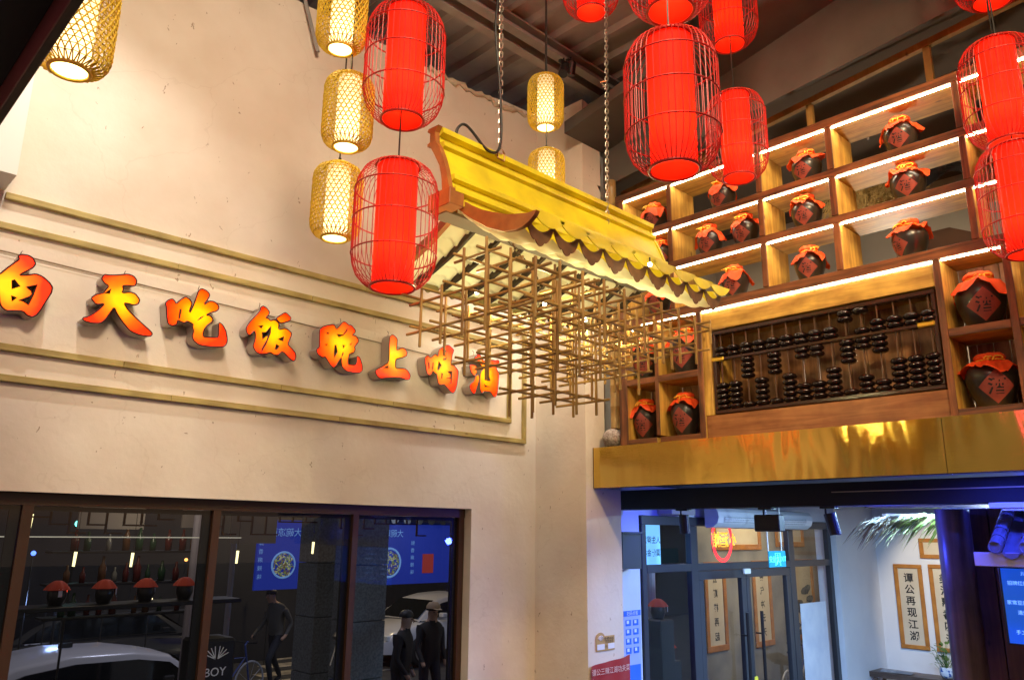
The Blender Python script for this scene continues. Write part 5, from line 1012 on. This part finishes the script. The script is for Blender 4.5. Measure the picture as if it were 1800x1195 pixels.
# blue food banner on the building across the street
bn = thing('food_banner', 'long blue lit banner with round pictures of dishes across the street', 'banner', (7.0, 14.0, 0))
g = MB(); g.box((.05, 0, -1.06), (5.4, .06, .20)); part('banner_face', g, mat('banner_blue', (.01, .03, .25), .6, emit=(.010, .022, .24), es=.6), bn)
M_PR = mat('banner_print', (.2, .4, .7), .6, emit=(.16, .30, .55), es=.5)
for cx_, w in ((.60, .25), (1.66, .27), (3.02, .31)):
    g = MB(); g.lathe([(w * .86, -.012), (w * .93, -.02), (w, -.012), (w, 0)], 36, (cx_, 0, -.62), 'y'); pl = part('plate_rim', g, M_PR, bn)
    g = MB(); R_ = random.Random(int(cx_ * 10))
    for i in range(160):
        r = w * .82 * R_.random() ** .5; a = R_.uniform(0, 6.28); x = cx_ + r * cos(a); z = -.62 + r * sin(a); b = R_.uniform(0, 3.14); l = R_.uniform(.02, .05)
        g.cur = i % 3; g.add([(x - l * cos(b), -.006 - i * .0001, z - l * sin(b)), (x + .012 * sin(b), -.0065 - i * .0001, z - .012 * cos(b)), (x + l * cos(b), -.006 - i * .0001, z + l * sin(b)), (x - .012 * sin(b), -.0065 - i * .0001, z + .012 * cos(b))], [(0, 1, 2, 3)])
    part('dish_food', g, [mat('food_a', (.1, .1, .03), .6, emit=(.16, .22, .05), es=.7), mat('food_b', (.2, .2, .1), .6, emit=(.40, .38, .20), es=.7), mat('food_c', (.1, .05, .02), .6, emit=(.12, .07, .02), es=.7)], pl)
g = MB()
for cx_, s1 in ((.60, '大碗凉面'), (1.66, '大碗鲜鱼'), (3.02, '大碗时蔬')): add_text(g, s1, (cx_, -.01, -.02), *YR, .17, True)
for cx_ in (.12, 1.12, 1.30, 2.45, 3.62):
    for k, ch in enumerate('鲜香麻辣味'): add_text(g, ch, (cx_, -.01, -.22 - k * .15), *YR, .10, True)
part('banner_writing', g, M_PR, bn)
g = MB(); g.box((3.9, -.015, -.85), (4.2, -.004, -.45)); part('red_square', g, mat('banner_red', (.2, .02, .02), .6, emit=(.30, .03, .02), es=.6), bn)
g = MB(); [g.lathe([(.001, -.3), (.10, -.3), (.10, .1)], 10, (2.2 + k * .32, -.1, .26), 'y') for k in range(10)]; part('eave_tiles', g, M_BLK, bn)
g = MB(); g.box((-20, 17.5, -2.84), (40, 18, 7)); struct('far_facade', g, mat('far_building', (.02, .02, .026), .8, noise=(.6, (.008, .008, .012))))
# street lamp post, thin poles
for x, y, lab in ((3.05, 7.2, 'pale pipe post standing left of the middle pane'), (4.05, 8.6, 'thin pale post behind the cyclist')):
    g = MB(); g.tube([(x, y, -2.85), (x, y, 3)], .055 if x < 4 else .03, 10); tag(obj('street_post', g, mat('pale_post', (.30, .28, .36), .5)), lab, 'post')
# delivery box
dbx = thing('delivery_box', 'black delivery box with a winged emblem and the letters BOY beside the mullion', 'box', (2.62, 6.0, -1.15)); g = MB(); g.bbox((0, 0, -.25), (.30, .30, .36), .02); part('box_body', g, M_BLK, dbx)
g = MB(); add_text(g, 'BOY', (.15, -.004, .13), *YR, .085, bold=.004)
for s in (-1, 1):
    for k in range(4): a = radians(25 + 18 * k); g.tube([(.15 + s * .01, -.003, .22), (.15 + s * .10 * cos(a), -.003, .22 + .09 * sin(a))], .004, 3)
part('writing', g, mat('white_ink', (1, 1, 1)), dbx)
# jars standing in for reflections, with their shelf, and hanging lamps behind the panes
js = thing('window_shelf', 'dark shelf board carrying cloth topped jars behind the left pane', 'shelf', (1.25, 6.15, -.62)); g = MB(); g.bbox((0, 0, -.03), (1.75, .3, 0)); part('shelf_plank', g, M_BLK, js); g = MB(); g.box((.0, -.004, .46), (1.7, .0, .468)); g.box((.0, -.004, .70), (1.55, .0, .708)); part('light_line', g, mat('dim_line', (.8, .75, .6), .4, emit=(.8, .7, .5), es=.5), js)
first = None
for k, x in enumerate((1.71, 2.02, 2.31, 2.60)):
    t = thing('cloth_topped_jar', ['dark jar with a dull red cloth behind the left pane, first from the left mullion', 'dark jar with a dull red cloth behind the left pane, second from the left mullion', 'dark jar with a dull red cloth behind the left pane, third from the left mullion', 'dark jar with a dull red cloth behind the left pane, nearest the second mullion'][k], 'jar', (x, 6.3, -.618), k, 'cloth topped jars behind the window')
    g = MB(); g.lathe([(.001, 0), (.07, 0), (.10, .08), (.095, .15), (.05, .20)], 18); part('jar_body', g, M_CER, t, smooth=True)
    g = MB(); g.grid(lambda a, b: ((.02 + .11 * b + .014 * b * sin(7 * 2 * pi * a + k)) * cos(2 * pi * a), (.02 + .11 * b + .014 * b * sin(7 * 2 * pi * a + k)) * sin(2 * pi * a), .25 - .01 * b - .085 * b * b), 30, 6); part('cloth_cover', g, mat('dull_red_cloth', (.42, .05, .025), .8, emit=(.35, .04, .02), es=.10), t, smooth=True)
    g = MB(); g.box((-.02, -.128, .09), (.02, -.124, .17)); part('paper_tag', g, mat('white_ink', (1, 1, 1)), t)
for k, (x, z, y) in enumerate(((1.79, -.21, 6.3), (2.18, -.22, 6.3), (3.0, -.21, 6.3), (3.69, -.14, 6.3), (1.55, .05, 6.6))):
    t = thing('pendant_lamp', ['slim glowing pendant lamp behind the left pane, left one', 'slim glowing pendant lamp behind the left pane, right one', 'slim glowing pendant lamp just right of the second mullion', 'slim glowing pendant lamp before the blue banner', 'slim glowing pendant lamp highest behind the left pane'][k], 'lamp', (x, y, z), 0, 'slim pendant lamps behind the window')
    g = MB(); g.tube([(0, 0, -.05), (.004, 0, .05)], [.009, .011], 8); part('glowing_tube', g, mat('pendant_glow', (1, .9, .5), .4, emit=(1, .80, .35), es=3), t); g = MB(); g.tube([(.004, 0, .05), (.004, 0, .45)], .002, 4); part('cord', g, M_CAB, t)
# fretwork along the head of the panes
fw_ = thing('window_fretwork', 'dark square fretwork fixed along the head of the long window', 'fretwork', (0, 5.35, 0)); R_ = random.Random(21)
for x0 in (1.25, 2.32, 3.36):
    g = MB()
    for k in range(8):
        x = x0 + k * .105; dz = R_.choice((.06, .10, .15)); g.box((x, 0, .12 - dz), (x + .012, .014, .12)); g.box((x, .001, .12 - dz), (x + .105, .013, .12 - dz + .010))
    part('fret_bars', g, mat('fret_wood', (.10, .035, .012), .4), fw_)
# back room pictures etc. that show as pale patches
for k, (x0, x1, z0, z1) in enumerate(((1.55, 1.95, .0, .25), (2.2, 2.45, .02, .22), (2.55, 2.9, -.12, .2))):
    g = MB(); g.box((x0 * 1.35, 7.4, z0), (x1 * 1.35, 7.43, z1)); tag(obj('notice_board', g, mat('grey_panel', (.30, .27, .26), .8)), ['grey panel hanging left behind the left pane', 'grey panel hanging in the middle behind the left pane', 'grey panel hanging by the second mullion'][k], 'notice board')
lamp('AREA', 'street_lamp_light', (6, 11, 4.5), 150, (.75, .72, .9), 1.0); lamp('POINT', 'street_lamp_warm_light', (9.5, 15.5, 1.5), 300, (1, .7, .35), .1); lamp('POINT', 'bar_lamp_light', (2.1, 6.15, .45), 5, (1, .72, .45), .05)
for x, y, z, lab in ((6, 11, 4.55, 'street lamp head hanging over the parked cars'), (9.5, 15.5, 1.6, 'warm street lamp by the crossing')):
    g = MB(); g.bbox((x - .3, y - .15, z), (x + .3, y + .15, z + .08)); tag(obj('street_lamp_head', g, M_BLK), lab, 'lamp')
# people
def person(loc, rz, label, shirt, trousers, hair, pose='stand', cap=None):
    t = thing('person', label, 'person', loc, rz, None); ca = pose == 'walk'; s = .25 if ca else .06
    J = {'pel': (0, 0, .95), 'sp': (0.02, 0, 1.2), 'ch': (.03 + (.10 if ca else 0), 0, 1.40), 'nk': (.05 + (.14 if ca else 0), 0, 1.50), 'hd': (.08 + (.16 if ca else 0), 0, 1.62), 'ht': (.08 + (.16 if ca else 0), 0, 1.70),
         'hl': (0, .09, .90), 'kl': (.05 + s, .10, .50), 'al': (-.02 + s * .8, .10, .09), 'tl': (.12 + s * .8, .11, .04), 'hr': (0, -.09, .90), 'kr': (.03 - s * .3, -.10, .50), 'ar': (-.05 - s, -.10, .10), 'tr': (.09 - s, -.11, .05),
         'sl': (.03, .17, 1.40), 'el': (.0 - s * .5, .24, 1.12), 'wl': (.10 - s * .3, .24, .90), 'fl': (.13, .23, .83), 'sr': (.03, -.17, 1.40), 'er': (.02 + s * .4, -.24, 1.12), 'wr': (.14 + s, -.22, .92), 'fr': (.18 + s, -.21, .86)}
    E_ = [('pel', 'sp'), ('sp', 'ch'), ('ch', 'nk'), ('nk', 'hd'), ('hd', 'ht'), ('pel', 'hl'), ('hl', 'kl'), ('kl', 'al'), ('al', 'tl'), ('pel', 'hr'), ('hr', 'kr'), ('kr', 'ar'), ('ar', 'tr'), ('ch', 'sl'), ('sl', 'el'), ('el', 'wl'), ('wl', 'fl'), ('ch', 'sr'), ('sr', 'er'), ('er', 'wr'), ('wr', 'fr')]
    Rr = dict(pel=.14, sp=.13, ch=.15, nk=.06, hd=.095, ht=.075, hl=.10, kl=.065, al=.045, tl=.04, hr=.10, kr=.065, ar=.045, tr=.04, sl=.07, el=.045, wl=.032, fl=.035, sr=.07, er=.045, wr=.032, fr=.035)
    ks = list(J); me = bpy.data.meshes.new('body'); me.from_pydata([J[k] for k in ks], [(ks.index(a), ks.index(b)) for a, b in E_], [])
    o = bpy.data.objects.new('body', me); COL.objects.link(o); md = o.modifiers.new('s', 'SKIN'); sv = me.skin_vertices[0].data
    for i, k in enumerate(ks): sv[i].radius = (Rr[k], Rr[k] * (1.25 if k in ('ch', 'sp', 'pel') else 1)); sv[i].use_root = (k == 'pel')
    o.modifiers.new('u', 'SUBSURF').levels = 2; bpy.context.view_layer.update(); dg = bpy.context.evaluated_depsgraph_get(); m2 = bpy.data.meshes.new_from_object(o.evaluated_get(dg)); bpy.data.objects.remove(o)
    for m in (shirt, trousers, mat('skin', (.42, .25, .17), .6)): m2.materials.append(m)
    for p in m2.polygons:
        c = p.center; p.material_index = 2 if c.z > 1.50 or (abs(c.y) > .195 and .75 < c.z < .93) else (0 if c.z > .92 else 1); p.use_smooth = True
    b = bpy.data.objects.new('body', m2); COL.objects.link(b); b.parent = t
    hx, hz = J['hd'][0], 1.66; g = MB(); g.lathe([(.001, .085)] + [(.105 * sin(pi * k / 14), .085 * cos(pi * k / 14)) for k in range(1, 9)], 18, (hx - .015, 0, hz + .02)); part('hair', g, hair, t, smooth=True)
    if cap: g = MB(); g.lathe([(.001, .10), (.07, .09), (.108, .04), (.112, .0)], 18, (hx, 0, hz + .03)); g.add([(hx + .05, -.08, hz + .04), (hx + .20, -.05, hz + .02), (hx + .20, .05, hz + .02), (hx + .05, .08, hz + .04)], [(0, 1, 2, 3)]); part('cap', g, cap, t, smooth=True)
    g = MB(); [g.lathe([(.001, -.01), (.010, 0), (.001, .01)], 8, (hx + .088, s_4 * .035, hz - .02)) for s_4 in (-1, 1)]; part('eyes', g, M_INK, t)
    g = MB(); g.tube([(hx + .09, 0, hz - .02), (hx + .118, 0, hz - .055), (hx + .095, 0, hz - .06)], [.008, .014, .01], 6); part('nose', g, mat('skin', (1, 1, 1)), t, smooth=True)
    return t
K1 = mat('black_jacket', (.012, .012, .014), .8); K2 = mat('grey_jacket', (.10, .095, .09), .8); K3 = mat('dark_trousers', (.015, .016, .025), .8)
person((7.15, 9.6, -2.84), radians(-60), 'person with short black hair in a black jacket before the white car', K1, K3, M_INK)
person((8.15, 10.2, -2.84), radians(-100), 'person in black with a pale cap before the white car, right of the other one', K1, K3, M_INK, cap=mat('khaki_cap', (.34, .24, .15), .8))
person((7.9, 14.6, -2.84), radians(200), 'person in a grey jacket walking bent forward below the blue banner', K2, K3, M_INK, 'walk')
# bicycle
bk = thing('bicycle', 'parked bicycle with pale wheels left of the walking person', 'bicycle', (6.3, 13.2, -2.84), radians(20)); MBK = mat('pale_bike_metal', (.35, .36, .42), .4)
for x in (-.52, .52):
    g = MB(); g.tube([(x + .33 * cos(2 * pi * i / 30), 0, .34 + .33 * sin(2 * pi * i / 30)) for i in range(30)], .016, 5, closed=True); w_ = part('wheel', g, MBK, bk)
    g = MB(); [g.tube([(x, 0, .34), (x + .32 * cos(2 * pi * i / 10), 0, .34 + .32 * sin(2 * pi * i / 10))], .003, 3) for i in range(10)]; part('spokes', g, MBK, w_)
g = MB(); [g.tube(p, .016, 6) for p in ([(-.52, 0, .34), (-.05, 0, .30), (.38, 0, .75), (-.15, 0, .78), (-.52, 0, .34)], [(-.05, 0, .30), (-.18, 0, .90)], [(.52, 0, .34), (.36, 0, .95), (.42, 0, 1.0)])]; part('frame', g, mat('blue_bike_paint', (.04, .07, .25), .4), bk)
g = MB(); g.bbox((-.30, -.07, .90), (-.05, .07, .95), .02); part('saddle', g, M_BLK, bk); g = MB(); g.tube([(.36, -.28, 1.0), (.40, 0, .98), (.36, .28, 1.0)], .012, 6); part('handlebar', g, M_BLK, bk)
# scooter with a cover
sc = thing('motor_scooter', 'motor scooter under a dark blue cover at the foot of the middle pane', 'scooter', (4.0, 7.3, -2.84), radians(15))
g = MB(); g.grid(lambda a, b: (-.75 + 1.5 * a, (.32 - .06 * sin(pi * a)) * (2 * b - 1) * (1 + .1 * sin(9 * a)), 1.32 + .30 * sin(a * 6.0 + .5) * (.3 + .7 * a) - 1.0 * abs(2 * b - 1) ** 2.2 + .02 * sin(20 * a + 5 * b)), 30, 16); part('cover', g, mat('navy_cover', (.02, .035, .12), .6), sc, smooth=True)
for x in (-.6, .65): g = MB(); g.tube([(x + .24 * cos(2 * pi * i / 20), 0, .27 + .24 * sin(2 * pi * i / 20)) for i in range(20)], .05, 6, closed=True); part('wheel', g, M_TYR, sc, smooth=True)
g = MB(); g.tube([(.7, 0, 1.5), (.9, .1, 1.72)], .008, 5); g.lathe([(.001, -.05), (.04, -.03), (.06, .0), (.04, .03), (.001, .05)], 12, (.92, .12, 1.76)); part('mirror', g, M_GAL, sc)

lamp('SPOT', 'palm_spot_light', (6.7, 2.75, .30), 8, (1, .95, .7), .03, (8.2, 2.7, .05), 60, .6)
spot_fixture(Vector((6.7, 2.75, .30)) - Vector((.012, 0, 0)), (8.2, 2.7, .05), 'small spotlight aimed at the palm thatch', 'gallery spotlights', drop=.10)
lamp('POINT', 'post_blue_light', (6.45, 2.45, -.1), 22, BLUE, .04)
# shrink the cloth topped jars and add rows of bottles and reflection glints behind them
for o in list(bpy.data.objects):
    if o.get('category') == 'jar' and o.name.startswith('cloth_topped_jar'): o.scale = (.62, .62, .66); o.location.z += .10
js.location.z += .10
bs = thing('bottle_shelf', 'dark back shelf with rows of small bottles behind the left pane', 'shelf', (1.9, 7.3, -.30))
for k in range(3): g = MB(); g.bbox((0, 0, -.42 + .26 * k), (1.35, .2, -.40 + .26 * k)); part('shelf_plank', g, M_BLK, bs)
bme = []
BC = ('brown', 'green', 'clear', 'dark red')
for q, c in enumerate(((.12, .05, .02), (.02, .06, .03), (.20, .20, .19), (.10, .012, .01))):
    g = MB(); g.lathe([(.001, 0), (.028, 0), (.030, .10), (.011, .14), (.011, .18), (.001, .185)], 10); bme.append(g.mesh('bottle', mat('bottle_%d' % q, c, .25), True))
R_ = random.Random(8); OR = ['leftmost', 'second', 'third', 'fourth', 'fifth', 'sixth', 'seventh', 'eighth', 'ninth', 'tenth']
for k in range(3):
    x = 1.94
    for i in range(10):
        q = R_.randrange(4); x += R_.uniform(.07, .17)
        o = bpy.data.objects.new('bottle', bme[q]); COL.objects.link(o); s_5 = R_.uniform(.75, 1.15); o.scale = (s_5, s_5, s_5 * R_.uniform(.8, 1.1)); o.location = (x, 7.4 + R_.uniform(-.04, .04), H - .70 + .26 * k + .001)
        tag(o, '%s bottle, %s on the %s plank behind the left pane' % (BC[q], OR[i] + (' from the left' if i else ''), ('lowest', 'middle', 'top')[k]), 'bottle', 'bottles on the back shelf')
lamp('POINT', 'bottle_shelf_light', (2.6, 6.95, .12), 4, (1, .78, .5), .05)
SL = [((4.2, 15.0, -1.0), (1, .05, .02)), ((4.9, 15.2, -1.15), (1, .5, .12)), ((5.6, 15.0, -1.2), (1, .75, .4)), ((3.2, 13.2, -.35), (.1, .2, 1)), ((6.9, 16.8, -.6), (1, .35, .08)), ((8.9, 16.9, -.75), (.6, .8, 1)), ((2.55, 9.0, .05), (.2, 1, .8)), ((2.1, 9.2, -.12), (1, .06, .03)), ((5.9, 16.9, .3), (1, .7, .3)), ((3.9, 14.8, -1.28), (.4, .6, 1))]
LBL = ['red', 'amber', 'warm white', 'blue', 'orange', 'cold white', 'turquoise', 'red', 'warm', 'pale blue']; WH = ['above the black sedan', 'above the boot of the black sedan', 'behind the black sedan', 'left of the first mullion', 'beyond the bicycle', 'above the crossing', 'high in the left pane', 'over the jar shelf', 'over the street left of the banner', 'beside the bonnet of the black sedan']
for (p, c), a_, b_ in zip(SL, LBL, WH):  # added coloured glows in place of lights reflected in the glass
    t = thing('signal_light', 'tiny %s street light glimmering %s' % (a_, b_), 'light', p); g = MB(); g.lathe([(.001, -.035), (.03, -.02), (.035, 0), (.03, .02), (.001, .035)], 10, (0, 0, 0), 'y'); part('lens', g, mat('lens_' + a_.replace(' ', '_'), c, .3, emit=c, es=4), t, smooth=True)
    g = MB(); g.tube([(0, .02, 0), (0, .02, -2.85 - p[2])], .012, 5); part('stem', g, M_BLK, t)
g = MB(); g.tube([(1.10, 6.4, -.20), (1.06, 6.4, .02)], .006, 6); tag(obj('blue_light_strip', g, mat('blue_strip', (.1, .2, 1), .4, emit=(.03, .06, 1), es=4)), 'thin vertical blue light strip left of the first mullion', 'light strip')

lamp('POINT', 'shop_spill_light', (10.6, 12.6, .2), 45, (.7, .78, 1), .2); lamp('POINT', 'tail_glow_light', (3.6, 13.2, -1.0), 45, (.35, .5, 1), .1)  # added fills that brighten the white car and the black sedan
g = MB(); g.bbox((10.5, 12.5, .22), (10.7, 12.7, .30), .01); tag(obj('shop_lamp', g, M_BLK), 'small shop lamp hanging over the white car in the right pane', 'lamp')
g = MB(); g.bbox((3.5, 13.1, -.98), (3.7, 13.3, -.9), .01); g.tube([(3.6, 13.2, -.98), (3.6, 13.2, -2.85)], .02, 6); tag(obj('bollard_lamp', g, M_BLK), 'small black bollard lamp between the white car and the black sedan', 'lamp')

b2_ = copy_tree(bk); b2_.location = (13.6, 6.9, H - 2.84); b2_.rotation_euler = (0, 0, .15); tag(b2_, 'bicycle standing before the ink scroll behind the right door leaf')  # copied bicycle built in place of a wheel reflected in the glass
g = MB(); g.tube([(8.15, 5.95, -2.85), (8.15, 5.95, .5)], .055, 10); tag(obj('street_post', g, MT['pale_post']), 'pale blue lit pipe post behind the left shop pane', 'post')
ct = [o for o in bpy.data.objects if o.name == 'cloth_topped_jar'][0]
for k, (x, y, z, lab) in enumerate(((8.0, 5.75, -.95, 'dark jar with a dull red cloth behind the left shop pane, topmost'), (8.35, 5.9, -1.45, 'dark jar with a dull red cloth behind the left shop pane, lower'))):
    t = dup(ct, (x, y, z), .5 + k, lab, 'cloth topped jars behind the window', .9); g = MB(); g.bbox((x - .13, y - .13, -2.84), (x + .13, y + .13, z - .003), .01); tag(obj('plinth', g, M_BLK), ['tall black plinth behind the left shop pane', 'shorter black plinth behind the left shop pane'][k], 'plinth')
lamp('POINT', 'porch_lamp_light', (8.4, 5.5, .1), 6, (.8, .85, 1), .05)
g = MB(); g.bbox((8.3, 5.4, .16), (8.5, 5.6, .24), .01); tag(obj('porch_lamp', g, M_BLK), 'small porch lamp above the left shop pane', 'lamp')
